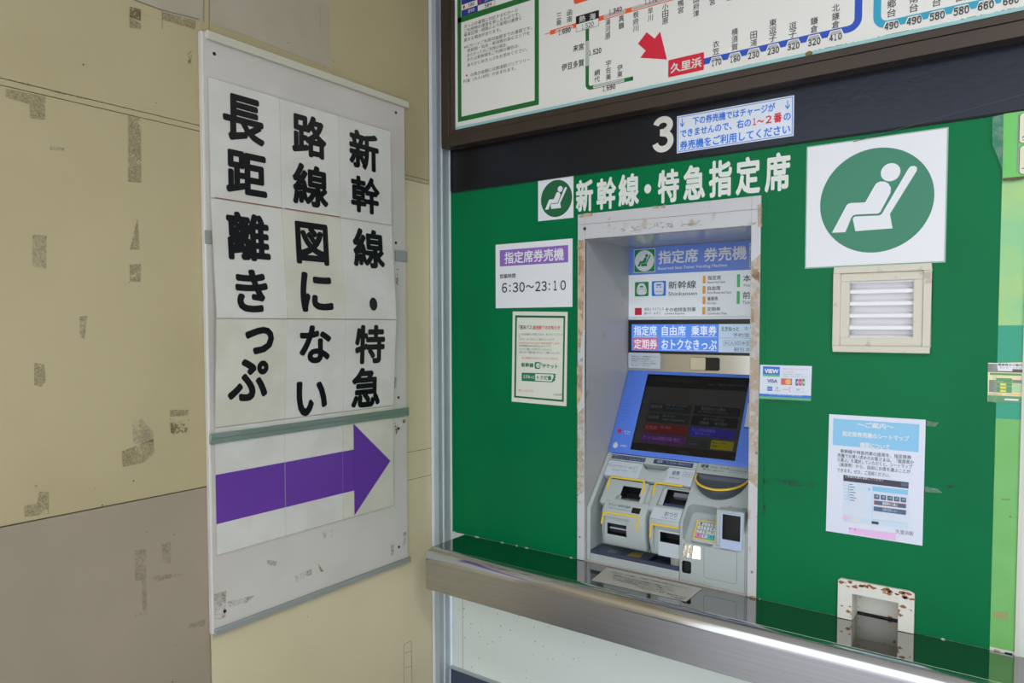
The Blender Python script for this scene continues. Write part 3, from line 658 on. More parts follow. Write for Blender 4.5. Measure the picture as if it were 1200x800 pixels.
z.t(b, 'できませんので、右の', 284, 780, 330, 390, wv, BT, 0.024); z.t(b, 'の', 1010, 1060, 254, 306, wv, BT, 0.024)
z.t(b, '券売機をご利用してください', 282, 1056, 391, 458, wv, BT, 0.024)
build('lettering', b, t)
b = MB(); z.t(b, '１', 794, 816, 290, 340, wv, RT, 0.03); z.t(b, '～', 822, 872, 302, 322, wv, RT, 0.035); z.t(b, '２', 884, 926, 272, 326, wv, RT, 0.03); z.t(b, '番', 940, 998, 252, 320, wv, RT, 0.035); build('red_lettering', b, t)

# ================================================================ HEADING ON THE GREEN WALL
z = ZP(FRONT, 520, 150, 2.857)
t = thing('wall_lettering', (1.0, -0.0006, 1.9), 'white cut vinyl heading in Japanese characters above the ticket machine', 'lettering')
for ch, xl, xr, yt, yb in (('新', 443, 500, 172, 280), ('幹', 512, 577, 165, 272), ('線', 585, 654, 153, 262), ('・', 672, 695, 188, 219), ('特', 717, 788, 138, 250), ('急', 802, 875, 123, 240), ('指', 888, 965, 107, 230), ('定', 978, 1060, 96, 222), ('席', 1075, 1160, 82, 212)):
    b = MB()
    if ch == '・': r = z.R(xl, xr, yt, yb); FRONT.disc(b, ((r[0]+r[2])/2, (r[1]+r[3])/2), (r[2]-r[0])/2, (r[3]-r[1])/2, 0.001, m_vinyl, 24)
    else: z.t(b, ch, xl, xr, yt, yb, 0.001, m_vinyl, 0.036)
    build('character', b, t)

# seat pictogram in unit-circle coordinates (measured on the large sign)
_PZ = ZP(FRONT, 880, 130, 2.667)
_pc = _PZ.q([(388, 280)])[0]; _pr = _PZ.R(211, 566, 280, 280); _rad = (_pr[2]-_pr[0])/2
def _n(pts): return [((u-_pc[0])/_rad, (v-_pc[1])/_rad) for u, v in _PZ.q(pts)]
HEAD = _n([(437, 192)])[0]
BODY = _n([(254, 381), (276, 340), (300, 295), (306, 290), (314, 288), (358, 286), (384, 240), (392, 227), (404, 221), (418, 221), (430, 227), (438, 240), (437, 256), (405, 316), (398, 321), (328, 324), (320, 327), (314, 335), (296, 379)])
SEAT = _n([(319, 337), (325, 330), (402, 327), (410, 322), (414, 315), (492, 182), (499, 174), (510, 172), (519, 176), (519, 187), (435, 322), (443, 367), (327, 376)])
def pictogram(b, pl, c, rx, rz, w, m):
    for P in (BODY, SEAT): pl.poly(b, [(c[0]+u*rx, c[1]+v*rz) for u, v in P], w, m)
    hr = 30/178; pl.disc(b, (c[0]+HEAD[0]*rx, c[1]+HEAD[1]*rz), rx*hr, rz*hr*1.02, w, m, 24)
DG = M('pictogram_green', A(46, 130, 98, 1.0), 0.35); DGD = M('pictogram_dark_green', A(14, 96, 56, 1.1), 0.35)
qq = _PZ.q([(178, 115), (612, 55), (605, 468), (173, 490)])
r = ((qq[0][0]+qq[3][0])/2, (qq[2][1]+qq[3][1])/2, (qq[1][0]+qq[2][0])/2, (qq[0][1]+qq[1][1])/2)
t = thing('seat_sign', FRONT.pt((r[0]+r[2])/2, r[1], 0), 'large white square sign with green disc and reclining passenger above the vent', 'pictogram sign')
b = MB(); FRONT.slab(b, r, 0.0006, 0.0026, m_white); FRONT.slab(b, (r[0]-0.003, r[1]-0.003, r[2]+0.003, r[3]+0.003), 0.0006, 0.0012, M('clear_film_edge', A(150, 185, 168), 0.3)); build('sheet', b, t)
b = MB(); FRONT.disc(b, _pc, _rad, _rad*1.005, 0.0029, DG, 64); build('disc', b, t)
b = MB(); pictogram(b, FRONT, _pc, _rad, _rad, 0.0032, m_white); build('seated_figure', b, t)
qq = z.q([(317, 178), (435, 160), (435, 300), (317, 312)]); r = (qq[0][0], (qq[2][1]+qq[3][1])/2, qq[1][0], (qq[0][1]+qq[1][1])/2)
t = thing('seat_sign', FRONT.pt((r[0]+r[2])/2, r[1], 0), 'small white square seat pictogram sticker at the left end of the heading', 'pictogram sign')
b = MB(); FRONT.slab(b, r, 0.0006, 0.0016, m_white); build('sheet', b, t)
cc = z.q([(378, 236)])[0]; rr = (z.R(326, 430, 237, 237)[2]-z.R(326, 430, 237, 237)[0])/2
b = MB(); FRONT.disc(b, cc, rr, rr, 0.0019, DGD, 48); build('disc', b, t)
b = MB(); pictogram(b, FRONT, cc, rr*0.95, rr*0.95, 0.0022, m_white); build('seated_figure', b, t)

# ================================================================ NOTICES LEFT OF THE MACHINE
z = ZP(FRONT, 570, 270, 3.633)
qq = z.q([(42, 58), (368, 37), (367, 328), (40, 328)]); r = ((qq[0][0]+qq[3][0])/2, (qq[2][1]+qq[3][1])/2, (qq[1][0]+qq[2][0])/2, (qq[0][1]+qq[1][1])/2)
t = thing('hours_notice', FRONT.pt((r[0]+r[2])/2, r[1], 0), 'white opening hours card with purple title bar, left of the ticket machine', 'notice')
b = MB(); FRONT.slab(b, r, 0.0006, 0.002, m_white); build('sheet', b, t)
b = MB(); z.r(b, 57, 348, 73, 144, 0.0023, M('lilac_print', A(142, 100, 186, 1.05), 0.35)); build('title_bar', b, t)
b = MB(); z.t(b, '指定席券売機', 77, 330, 82, 135, 0.0026, m_white, 0.022); build('title_lettering', b, t); b = MB(); z.t(b, '営業時間', 57, 124, 184, 203, 0.0026, INK, 0.012); [z.t(b, c_.translate(FULL), a_, e_, 214+(188-(a_+e_)/2)*0.045+4, 262+(188-(a_+e_)/2)*0.045-2, 0.0026, INK, 0.012) for c_, a_, e_ in (('6', 66, 88), ('3', 112, 135), ('0', 140, 163), ('2', 208, 230), ('3', 234, 257), ('1', 286, 300), ('0', 315, 338))]; z.t(b, '～', 168, 203, 232, 245, 0.0026, INK, 0.015)
for x_, k_ in ((97, 4), (265, -3)):
    for y_ in (228, 250): z.r(b, x_, x_+6, y_+k_, y_+k_+6, 0.0026, INK)
build('hours_lettering', b, t)

z = ZP(FRONT, 595, 360, 6.667)
q4 = [(42, 32), (470, 35), (460, 772), (33, 735)]
qq = z.q(q4); t = thing('sales_end_notice', FRONT.pt((qq[2][0]+qq[3][0])/2, min(qq[2][1], qq[3][1]), 0), 'tilted cream notice with green border and red heading below the opening hours card', 'notice')
m_cream = M('cream_sheet', A(214, 216, 202, 1.1), 0.35)
b = MB(); FRONT.prism(b, [qq[3], qq[2], qq[1], qq[0]], 0.0006, 0.002, m_cream); build('sheet', b, t)
b = MB(); fo = z.q([(62, 62), (452, 67), (440, 738), (53, 703)]); fi = z.q([(75, 79), (439, 83), (427, 722), (67, 690)])
for i in range(4):
    j = (i+1) % 4; FRONT.poly(b, [fo[i], fi[i], fi[j], fo[j]], 0.0023, DGD)
build('border', b, t)
DR = M('dull_red_print', A(214, 70, 70, 1.1), 0.4); GI = M('grey_print', A(96, 98, 92, 1.1), 0.4); GT = M('green_print', A(20, 118, 84, 1.1), 0.4)
b = MB(); wv = 0.0023
z.t(b, '「週末パス」', 86, 200, 139, 172, wv, INK, 0.012); z.t(b, '発売終了のお知らせ', 199, 408, 142, 174, wv, DR, 0.02)
for tt, xl, xr, yc, mm in (('いつも当社線をご利用いただき、ありがとうございま', 85, 428, 211, GI), ('す。', 85, 104, 228, GI), ('このたび、おトクなきっぷ「週末パス」について', 85, 364, 250, GI), ('は2025年6月27日(金)に発売を終了します。', 85, 412, 282, DR),
    ('利用期間は6月28日(土)までです。', 85, 342, 303, GI), ('ひきつづきご愛顧いただきありがとうございました。', 85, 342, 328, GI), ('お客さまのご理解を賜りますよう、お願いいたします。', 85, 410, 353, GI), ('詳しくは駅係員におたずねいただくか、ホームページをご覧ください。', 112, 398, 398, DR), ('詳しくはこちら', 85, 200, 650, DR), ('久里浜駅', 354, 424, 682, GI)):
    z.t(b, tt, xl, xr, yc-9, yc+9, wv, mm)
z.t(b, '新幹線', 106, 202, 432, 468, wv, GT, 0.03); z.t(b, 'チケット', 273, 390, 442, 478, wv, GT, 0.03)
build('lettering', b, t)
b = MB(); FRONT.poly(b, FRONT.rrect_uv(z.R(213, 258, 427, 480), 0.006), wv, GT); z.t(b, 'e', 221, 252, 436, 472, wv+0.0003, m_cream, 0.03)
for k in range(3): FRONT.stroke(b, z.q([(258+k*6, 428+k*4), (266+k*4, 436+k*8), (262+k*6, 446+k*10)]), 0.001, wv, GT)
build('ticket_logo', b, t)
b = MB(); FRONT.poly(b, z.q([(112, 510), (365, 517), (380, 522), (372, 535), (380, 545), (368, 556), (376, 566), (352, 585), (112, 574)]), wv, GT)
FRONT.poly(b, z.q([(218, 519), (360, 524), (362, 545), (346, 578), (218, 572)]), wv+0.0003, m_cream); z.t(b, 'えきねっと', 122, 210, 528, 556, wv+0.0003, m_cream, 0.02); z.t(b, 'トクだ値', 229, 340, 531, 566, wv+0.0006, GT, 0.03)
build('fare_logo', b, t)

# ================================================================ RIGHT-HAND STICKERS AND POSTERS
z = ZP(FRONT, 885, 420, 14.547)
q4 = [(88, 105), (968, 128), (950, 722), (72, 680)]; qq = z.q(q4)
t = thing('card_sticker', FRONT.pt((qq[2][0]+qq[3][0])/2, min(qq[2][1], qq[3][1]), 0), 'small white credit card acceptance sticker beside the right edge of the machine surround', 'sticker')
b = MB(); FRONT.prism(b, [qq[3], qq[2], qq[1], qq[0]], 0.0006, 0.0014, M('sticker_white', A(208, 214, 226, 1.12), 0.4)); build('sheet', b, t)
def mp4(u, v):        # position on the sticker, measured square-on
    return z.q([(q4[0][0]*(1-u)*(1-v)+q4[1][0]*u*(1-v)+q4[2][0]*u*v+q4[3][0]*(1-u)*v, q4[0][1]*(1-u)*(1-v)+q4[1][1]*u*(1-v)+q4[2][1]*u*v+q4[3][1]*(1-u)*v)])[0]
SB = M('sticker_blue', A(50, 108, 204, 1.1), 0.4); SG = M('sticker_green', A(96, 176, 118, 1.1), 0.4); SV = M('sticker_violet', A(92, 88, 152, 1.1), 0.4); SR = M('sticker_red', A(224, 84, 84, 1.1), 0.4); SO = M('sticker_orange', A(238, 164, 96, 1.1), 0.4); SGY = M('sticker_grey', A(130, 128, 124, 1.1), 0.4); SP = M('sticker_pale', A(176, 184, 204, 1.1), 0.4)
b = MB(); wv = 0.0017
FRONT.poly(b, [mp4(0, 0.85), mp4(1, 0.85), mp4(1, 0.93), mp4(0, 0.93)], wv, SB); FRONT.poly(b, [mp4(0, 0.93), mp4(1, 0.93), mp4(1, 1), mp4(0, 1)], wv, SG)
z.r(b, 132, 420, 137, 272, wv, SB); z.r(b, 132, 418, 272, 306, wv, SG); build('colour_bands', b, t)
b = MB(); z.t(b, 'VIEW', 160, 402, 178, 250, wv+0.0003, m_white, 0.05); z.t(b, 'VISA', 205, 380, 352, 412, wv, SV, 0.04); z.t(b, 'ビューカードのほか下記のカードがご利用いただけます', 250, 800, 608, 636, wv+0.0003, m_white)
z.t(b, '下記マークのあるクレジットカードで', 470, 900, 172, 192, wv, SR); z.t(b, 'きっぷ・定期券等が', 468, 655, 222, 238, wv, SGY); z.t(b, 'お求めいただけます。暗証番号の', 468, 785, 260, 278, wv, SGY); z.t(b, '入力が必要です。ご利用いただけないカードもあります。', 468, 880, 297, 318, wv, SGY); build('lettering', b, t)
b = MB(); z.r(b, 440, 628, 340, 450, wv, SGY)
for cx, mm, k in ((498, SR, 0), (566, SO, 1)):
    rr = z.R(cx-50, cx+50, 345, 445); FRONT.disc(b, ((rr[0]+rr[2])/2, (rr[1]+rr[3])/2), (rr[2]-rr[0])/2, (rr[3]-rr[1])/2, wv+0.0003+0.0002*k, mm, 24)
for x0, x1, mm in ((690, 738, SV), (748, 798, M('mark_red', A(196, 60, 76, 1.1), 0.4)), (806, 848, M('mark_green', A(60, 140, 84, 1.1), 0.4))): FRONT.poly(b, FRONT.rrect_uv(z.R(x0, x1, 346, 460), 0.0015), wv, mm)
z.t(b, 'J', 702, 726, 382, 424, wv+0.0003, m_white, 0.03); z.t(b, 'C', 760, 788, 386, 426, wv+0.0003, m_white, 0.03); z.t(b, 'B', 816, 840, 388, 428, wv+0.0003, m_white, 0.03)
z.r(b, 206, 290, 476, 550, wv, SB); z.r(b, 214, 282, 500, 508, wv+0.0002, SP); z.r(b, 214, 282, 520, 528, wv+0.0002, SP)
FRONT.frame(b, z.R(640, 830, 500, 574), 0.0006, wv, SP); z.r(b, 700, 760, 515, 550, wv, SP); z.r(b, 472, 590, 527, 533, wv, SR); z.r(b, 580, 600, 492, 512, wv, SR); z.r(b, 580, 600, 548, 566, wv, SR)
rr = z.R(350, 400, 480, 530); FRONT.disc(b, ((rr[0]+rr[2])/2, (rr[1]+rr[3])/2), (rr[2]-rr[0])/2, (rr[3]-rr[1])/2, wv, SP, 20); z.r(b, 322, 422, 540, 556, wv, SP); build('card_marks', b, t)

z = ZP(FRONT, 965, 480, 5)
q4 = [(35, 25), (600, 58), (580, 795), (15, 708)]; qq = z.q(q4)
t = thing('seat_map_poster', FRONT.pt((qq[2][0]+qq[3][0])/2, min(qq[2][1], qq[3][1]), 0), 'white laminated poster with light blue title and screen picture, below the vent', 'poster')
b = MB(); FRONT.prism(b, [qq[3], qq[2], qq[1], qq[0]], 0.0006, 0.002, M('poster_white', A(214, 218, 232, 1.1), 0.25)); build('sheet', b, t)
LB = M('light_blue_print', A(134, 192, 226, 1.08), 0.3); PK = M('pink_print', A(226, 186, 226, 1.08), 0.3); SLT = M('slate_print', A(72, 98, 124, 1.1), 0.3); PLB = M('pale_blue_print', A(196, 216, 230, 1.08), 0.3); DPB = M('dark_plum_print', A(58, 52, 70, 1.1), 0.3); GP = M('poster_ink', A(70, 72, 84, 1.1), 0.35)
wv = 0.0023
b = MB(); FRONT.poly(b, z.q([(60, 50), (563, 85), (558, 248), (55, 205)]), wv, LB); build('title_bar', b, t)
b = MB(); z.t(b, '～ご案内～', 198, 412, 76, 110, wv+0.0003, m_white, 0.03); z.t(b, '指定席券売機のシートマップ', 110, 503, 138, 170, wv+0.0003, m_white, 0.03); z.t(b, '機能について', 214, 388, 196, 228, wv+0.0003, m_white, 0.03)
for tt, xl, xr, yc in (('新幹線や特急列車の座席を、指定席券', 100, 515, 260), ('売機でお買い求めのお客さまは、「座席表か', 82, 530, 287), ('ら選ぶ」を選択していただくと、シートマップ', 82, 520, 313), ('（座席表）から、自由にお席を選ぶことが', 92, 510, 341), ('できます。ぜひ、ご活用ください。', 80, 390, 368)): z.t(b, tt, xl, xr, yc-12, yc+12, wv, GP, 0.008)
z.t(b, '久里浜駅', 422, 528, 706, 732, wv, GP); build('lettering', b, t)
b = MB(); FRONT.poly(b, z.q([(117, 380), (500, 424), (496, 696), (113, 650)]), wv, M('figure_white', A(206, 214, 228, 1.1), 0.3)); FRONT.poly(b, z.q([(118, 380), (500, 424), (499, 460), (118, 415)]), wv+0.0003, DPB); z.t(b, 'ご希望の列車を選択してください', 125, 352, 394, 408, wv+0.0006, m_white)
FRONT.poly(b, z.q([(455, 425), (495, 430), (495, 450), (455, 446)]), wv+0.0006, SLT)
FRONT.poly(b, z.q([(148, 444), (262, 456), (262, 474), (148, 462)]), wv+0.0003, PLB); FRONT.poly(b, z.q([(264, 454), (280, 466), (264, 476)]), wv+0.0004, LB)
FRONT.poly(b, z.q([(290, 446), (496, 470), (495, 498), (290, 474)]), wv+0.0003, LB)
for k in range(5):
    x = 297+k*39; y = 492+k*4.6; FRONT.poly(b, z.q([(x, y), (x+32, y+4), (x+32, y+32), (x, y+28)]), wv+0.0003, SLT); z.t(b, '%d号' % (k+1), x+8, x+24, y+10, y+22, wv+0.0006, m_white)
FRONT.poly(b, z.q([(297, 528), (486, 550), (485, 576), (297, 554)]), wv+0.0003, SR); FRONT.poly(b, z.q([(299, 531), (484, 552), (483, 574), (299, 552)]), wv+0.0005, SLT); z.t(b, '座席表から選ぶ', 345, 435, 544, 562, wv+0.0008, m_white, 0.02)
FRONT.poly(b, z.q([(295, 564), (485, 587), (484, 615), (295, 590)]), wv+0.0003, SLT); z.t(b, '位置を指定しない', 345, 432, 580, 598, wv+0.0006, PLB)
FRONT.stroke(b, z.q([(288, 446), (287, 640), (490, 665)]), 0.0006, wv+0.0004, LB); FRONT.stroke(b, z.q([(150, 432), (146, 525)]), 0.0006, wv+0.0004, SLT)
for k in range(7): FRONT.rect(b, z.R(154, 172+(k*13) % 22, 434+k*15.5, 438+k*15.5), wv+0.0005, SLT)
for k in range(5): FRONT.rect(b, z.R(120, 148, 440+k*20, 442+k*20), wv+0.0005, LB)
FRONT.poly(b, z.q([(114, 618), (496, 664), (496, 696), (113, 650)]), wv+0.0002, PLB); rr = z.R(116, 150, 614, 650); FRONT.disc(b, ((rr[0]+rr[2])/2, (rr[1]+rr[3])/2), (rr[2]-rr[0])/2, (rr[3]-rr[1])/2, wv+0.0004, PK, 20)
FRONT.poly(b, z.q([(162, 630), (210, 636), (210, 658), (162, 652)]), wv+0.0004, M('button_grey', A(214, 214, 206, 1.1), 0.3)); FRONT.poly(b, z.q([(283, 650), (324, 655), (324, 671), (283, 666)]), wv+0.0004, DPB); build('screen_picture', b, t)
b = MB(); FRONT.poly(b, z.q([(150, 687), (425, 722), (425, 766), (150, 722)]), wv, PK); FRONT.stroke(b, z.q([(154, 700), (154, 692), (166, 693)]), 0.001, wv+0.0003, DPB); FRONT.stroke(b, z.q([(180, 695), (188, 696), (186, 708)]), 0.001, wv+0.0003, DPB); build('pink_bar', b, t)

z = ZP(FRONT, 1140, 400, 8.883)
q4 = [(158, 225), (525, 215), (522, 640), (155, 625)]; qq = z.q(q4)
t = thing('fare_sticker', FRONT.pt((qq[2][0]+qq[3][0])/2, min(qq[2][1], qq[3][1]), 0), 'small taped fare table sticker overlapping the teal band of the striped panel', 'sticker')
b = MB(); FRONT.prism(b, [qq[3], qq[2], qq[1], qq[0]], 0.0006, 0.0014, M('sticker_cream', A(222, 216, 168, 1.1), 0.25)); build('sheet', b, t)
wv = 0.0017; TG = M('table_green', A(92, 148, 98, 1.1), 0.3); TY = M('table_yellow', A(222, 216, 80, 1.1), 0.3); PG = M('table_pale_green', A(170, 206, 150, 1.1), 0.3); DK = M('table_dark', A(92, 84, 82, 1.1), 0.3)
b = MB(); z.r(b, 160, 522, 226, 285, wv, m_white); z.r(b, 160, 522, 285, 320, wv, DK); z.r(b, 258, 412, 286, 308, wv+0.0003, m_white); z.r(b, 158, 255, 232, 318, wv+0.0001, SGY); z.r(b, 178, 508, 330, 352, wv, TG); z.r(b, 240, 408, 382, 532, wv, TG); z.r(b, 170, 238, 400, 526, wv, SGY); z.r(b, 412, 510, 400, 434, wv, SGY); z.r(b, 412, 510, 436, 532, wv, PG); z.r(b, 158, 522, 566, 634, wv, TG); z.r(b, 330, 475, 596, 614, wv+0.0003, m_white)
for k in range(3): z.r(b, 285, 348, 436+k*34, 458+k*34, wv+0.0003, TY)
for k in range(2): z.r(b, 240, 408, 430+k*34, 433+k*34, wv+0.0004, PG)
z.t(b, '乗車券のご案内', 262, 515, 232, 255, wv+0.0003, DK, 0.02); z.t(b, '・おとな・こども', 258, 505, 262, 280, wv+0.0003, DK); z.t(b, 'きっぷ', 258, 320, 404, 424, wv+0.0003, m_white); z.r(b, 165, 300, 545, 552, wv, SR); z.r(b, 355, 505, 550, 557, wv, SO); build('fare_table', b, t)
b = MB(); FRONT.poly(b, z.q([(206, 240), (250, 225), (252, 640), (206, 636)]), wv+0.0008, M('clear_tape', A(205, 215, 190), 0.15, noise=(60, 3), col2=A(205, 215, 190), alpha=(0.2, 2.6, 0.5))); build('clear_tape', b, t)

z = ZP(FRONT, 1140, 120, 7.27)
pq = z.q([(262, 105), (440, 78), (440, 640), (255, 650)]); px1 = 1.80
t = thing('poster', (1.73, 0, pq[3][1]), 'bright green taped poster at the top right corner under the black fascia', 'poster')
b = MB(); FRONT.prism(b, [pq[3], (px1, pq[3][1]), (px1, pq[0][1]), pq[0]], 0.0065, 0.008, M('poster_green', A(106, 194, 92, 1.05), 0.25)); build('sheet', b, t)
b = MB(); PCR = M('poster_cream', A(222, 216, 186, 1.08), 0.25)
for yt, yb, tx_ in ((100, 352, 'グリーン'), (375, 615, '号車')):
    rr = z.R(400, 440, yt, yb); q_ = (rr[0], rr[1], rr[0]+0.075, rr[3]); FRONT.poly(b, FRONT.rrect_uv((q_[0]-0.0012, q_[1]-0.0012, q_[2]+0.0012, q_[3]+0.0012), 0.008), 0.0083, INK); FRONT.poly(b, FRONT.rrect_uv(q_, 0.007), 0.0086, PCR)
    FRONT.text(b, tx_, (q_[0]+0.004, q_[1]+0.005, q_[2]-0.008, q_[1]+0.018), 0.009, INK, 0.02)
FRONT.rect(b, (z.R(378, 388, 400, 400)[0], pq[3][1]+0.01, z.R(378, 388, 400, 400)[2], pq[0][1]-0.006), 0.0083, SGY); build('panel_boxes', b, t)
b = MB(); m_tp = M('wrinkled_clear_tape', A(150, 190, 165), 0.12, noise=(70, 4), col2=A(70, 150, 120), bump=(90, 0.9, 0.004), alpha=(0.3, 1.4, 0.85))
FRONT.poly(b, z.q([(168, 128), (262, 108), (255, 560), (300, 588), (262, 640), (245, 560), (205, 450), (168, 362)]), 0.0075, m_tp); build('tape', b, t)
b = MB(); FRONT.poly(b, z.q([(255, 650), (440, 625), (440, 655), (350, 668), (258, 672)]), 0.0075, M('peeling_dark_edge', A(96, 86, 58), 0.7)); build('peeling_edge', b, t)

# vent
z = ZP(FRONT, 880, 130, 2.667)
o4 = z.q([(262, 490), (567, 475), (560, 758), (258, 752)]); r = ((o4[0][0]+o4[3][0])/2, (o4[2][1]+o4[3][1])/2, (o4[1][0]+o4[2][0])/2, (o4[0][1]+o4[1][1])/2)
m_vent = M('cream_enamel', A(206, 200, 182, 1.1), 0.4, noise=(30, 6), col2=A(176, 170, 152, 1.1), ramp=(0.62, 0.7)); m_slat = M('pale_slat_metal', A(228, 226, 228, 1.15), 0.4)
t = thing('vent', FRONT.pt((r[0]+r[2])/2, r[1], 0), 'square cream louvred vent below the large seat pictogram sign', 'vent')
b = MB(); FRONT.frame(b, r, 0.016, 0.012, m_vent, w0=0.0006); build('outer_frame', b, t, bevel=0.0015)
b = MB(); FRONT.frame(b, (r[0]+0.0162, r[1]+0.0162, r[2]-0.0162, r[3]-0.0162), VENT[0]-r[0]-0.0162+0.001, 0.007, m_vent, w0=0.0006); build('inner_frame', b, t, bevel=0.001)
b = MB(); b.box(VENT[0]-0.01, VENT[2]+0.01, 0.022, 0.026, VENT[1]-0.01, VENT[3]+0.01, m_slat); build('backing', b, t)
n = 6; hh = (VENT[3]-VENT[1])/5
for k in range(n):
    zc = VENT[1]+hh*k; zc = min(max(zc, VENT[1]+0.004), VENT[3]-0.004); b = MB()
    b.profile_x([(0.000, zc-0.0042), (0.003, zc-0.0042), (0.0215, zc+0.007 if k < 5 else zc+0.002), (0.0215, zc+0.010 if k < 5 else zc+0.004), (0.003, zc+0.0042), (0.000, zc+0.0042)][::-1], VENT[0]+0.0005, VENT[2]-0.0005, m_slat); build('slat', b, t)

# ticket hatch
z = ZP(FRONT, 880, 600, 3.75)
m_hatch = M('peeling_white_enamel', A(216, 214, 204, 1.1), 0.4, noise=(45, 6), col2=A(150, 96, 62), ramp=(0.66, 0.70))
t = thing('pass_through_hatch', (1.407, 0, 0.8004), 'small white rust-chipped hatch surround standing on the counter below the poster', 'hatch')
hx0, hx1, hz1 = 1.3225, 1.491, 0.9012
b = MB(); FRONT.prism(b, [(hx0, 0.8012), (HATCH[0], 0.8012), (HATCH[0], HATCH[3]), (HATCH[2], HATCH[3]), (HATCH[2], 0.8012), (hx1, 0.8012), (hx1, hz1-0.005), (hx1-0.006, hz1), (hx0+0.006, hz1), (hx0, hz1-0.005)], 0.0006, 0.010, m_hatch); build('surround', b, t, bevel=0.001)
b = MB(); b.box(HATCH[0]-0.012, HATCH[0]+0.0008, 0.0008, 0.062, 0.8006, HATCH[3]+0.01, m_hatch); b.box(HATCH[2]-0.0008, HATCH[2]+0.012, 0.0008, 0.062, 0.8006, HATCH[3]+0.01, m_hatch); b.box(HATCH[0], HATCH[2], 0.0008, 0.062, HATCH[3]-0.0008, HATCH[3]+0.012, m_hatch); build('reveal', b, t)
b = MB(); b.box(HATCH[0]-0.01, HATCH[2]+0.01, 0.056, 0.062, 0.8035, HATCH[3]+0.01, m_hatch); b.box(HATCH[0], HATCH[2], 0.054, 0.0555, 0.8005, 0.8045, m_hole); build('shutter', b, t)
b = MB(); rnd = random.Random(4)
for i in range(46):
    x = rnd.uniform(hx0+0.004, hx1-0.004); zc = hz1-0.003-abs(rnd.gauss(0, 0.008)) if i < 28 else rnd.uniform(0.82, 0.89)
    if not (HATCH[0]-0.002 < x < HATCH[2]+0.002 and zc < HATCH[3]+0.003):
        s_ = rnd.uniform(0.0012, 0.005); FRONT.poly(b, [(x+s_*rnd.uniform(0.7, 1.3)*math.cos(a)*1.5, min(hz1-0.0006, zc+s_*rnd.uniform(0.4, 1.1)*math.sin(a))) for a in [k*math.pi/4 for k in range(8)]], 0.0104, M('rust_chip', A(158, 104, 66), 0.8))
build('rust_chips', b, t)

# ================================================================ MACHINE SURROUND
ms = thing('machine_surround', (0.841, 0, 0.80), 'white rust-stained steel frame lining the recess of the ticket machine', 'surround')
OX0, OX1, OZ1 = 0.5635, 1.1190, 1.8728
b = MB(); y0, y1 = -0.004, 0.006
b.box(OX0, OPEN[0], y0, y1, 0.8012, OZ1, m_frame); b.box(OPEN[2], OX1, y0, y1, 0.8012, OZ1, m_frame); b.box(OPEN[0], OPEN[2], y0, y1, OPEN[3], OZ1, m_frame)
build('frame', b, ms, bevel=0.0015)
b = MB(); m_liner_r = M('stained_liner', A(172, 172, 170, KF), 0.42, noise=(14, 5), col2=A(160, 140, 112, KF), ramp=(0.66, 0.76))
b.box(OPEN[0]-0.004, OPEN[0]+0.0006, 0.0055, 0.36, 0.80, OPEN[3]-0.0005, m_liner_r); build('side_liner', b, ms)
b = MB(); b.box(OPEN[2]-0.0006, OPEN[2]+0.004, 0.0055, 0.36, 0.80, OPEN[3]-0.0005, m_liner_r); build('side_liner', b, ms)
b = MB(); b.box(OPEN[0]-0.004, OPEN[2]+0.004, 0.36, 0.364, 0.80, OPEN[3]+0.004, m_liner_r); build('back_liner', b, ms)
b = MB(); b.box(OPEN[0]-0.004, OPEN[2]+0.004, 0.0055, 0.36, OPEN[3]-0.0006, OPEN[3]+0.004, M('recess_ceiling_paint', A(176, 176, 176, 1.0), 0.16, 0.0, 0.9)); build('head_liner', b, ms)
FR = Plane((0, -0.004, 0), (1, 0, 0), (0, 0, 1)); z = ZP(FR, 520, 150, 2.857); wv = 0.0006
def rmk(pts, m):
    b = MB(); FR.poly(b, pts, wv, m); build('rust_mark', b, ms)
for pts in ([(1018, 316), (1048, 314), (1040, 324), (1020, 324)], [(1050, 258), (1066, 250), (1066, 330), (1052, 330)], [(700, 262), (745, 256), (740, 268), (700, 270)], [(452, 288), (500, 282), (498, 295), (453, 300)]): rmk(z.q(pts), m_rust)
z = ZP(FR, 720, 270, 4.706)
for pts in ([(758, 200), (775, 215), (790, 210), (802, 240), (800, 280), (775, 270), (757, 250)], [(755, 420), (770, 440), (766, 520), (755, 520)]): rmk(z.q(pts), m_rust)
z = ZP(FR, 570, 270, 3.633)
for pts in ([(392, 40), (418, 40), (412, 420), (398, 520), (390, 520)], [(386, 560), (410, 540), (408, 700), (386, 760)]): rmk(z.q(pts), m_rust)
m_rf = M('rust_tint', A(200, 182, 156, KF), 0.6, noise=(60, 6), col2=A(188, 160, 124, KF), alpha=(0.6, 1.4, 0.85))
rmk([(1.0955, 1.12), (1.1185, 1.10), (1.1190, 1.72), (1.0955, 1.70)], m_rf); rmk([(0.5645, 1.0), (0.588, 1.02), (0.588, 1.28), (0.5645, 1.26)], m_rf)
rmk([(1.1, 0.8015), (1.118, 0.8015), (1.117, 0.807), (1.102, 0.806)], m_rust)
z = ZP(FR, 520, 150, 2.857); rmk(z.q([(590, 338), (660, 318), (860, 308), (862, 325), (700, 338), (600, 350)]), M('scraped_paint', A(120, 120, 122, KF), 0.6, noise=(110, 5), col2=A(200, 198, 198, KF), alpha=(0.98, 1.1), stretch=(0.4, 1, 1)))
b = MB(); z = ZP(FR, 668, 223, 3.252); FR.stroke(b, z.q([(35, 131), (728, 70)]), 0.0009, 0.0007, M('joint_line', A(120, 104, 88), 0.8)); build('joint', b, ms)
for p in ((472.5/2.857+520, 337/2.857+150),):
    b = MB(); FR.disc(b, FR.px(p), 0.005, 0.005, 0.002, M('rusty_screw', A(70, 56, 44), 0.7), 12, w0=0.0); build('screw', b, ms)
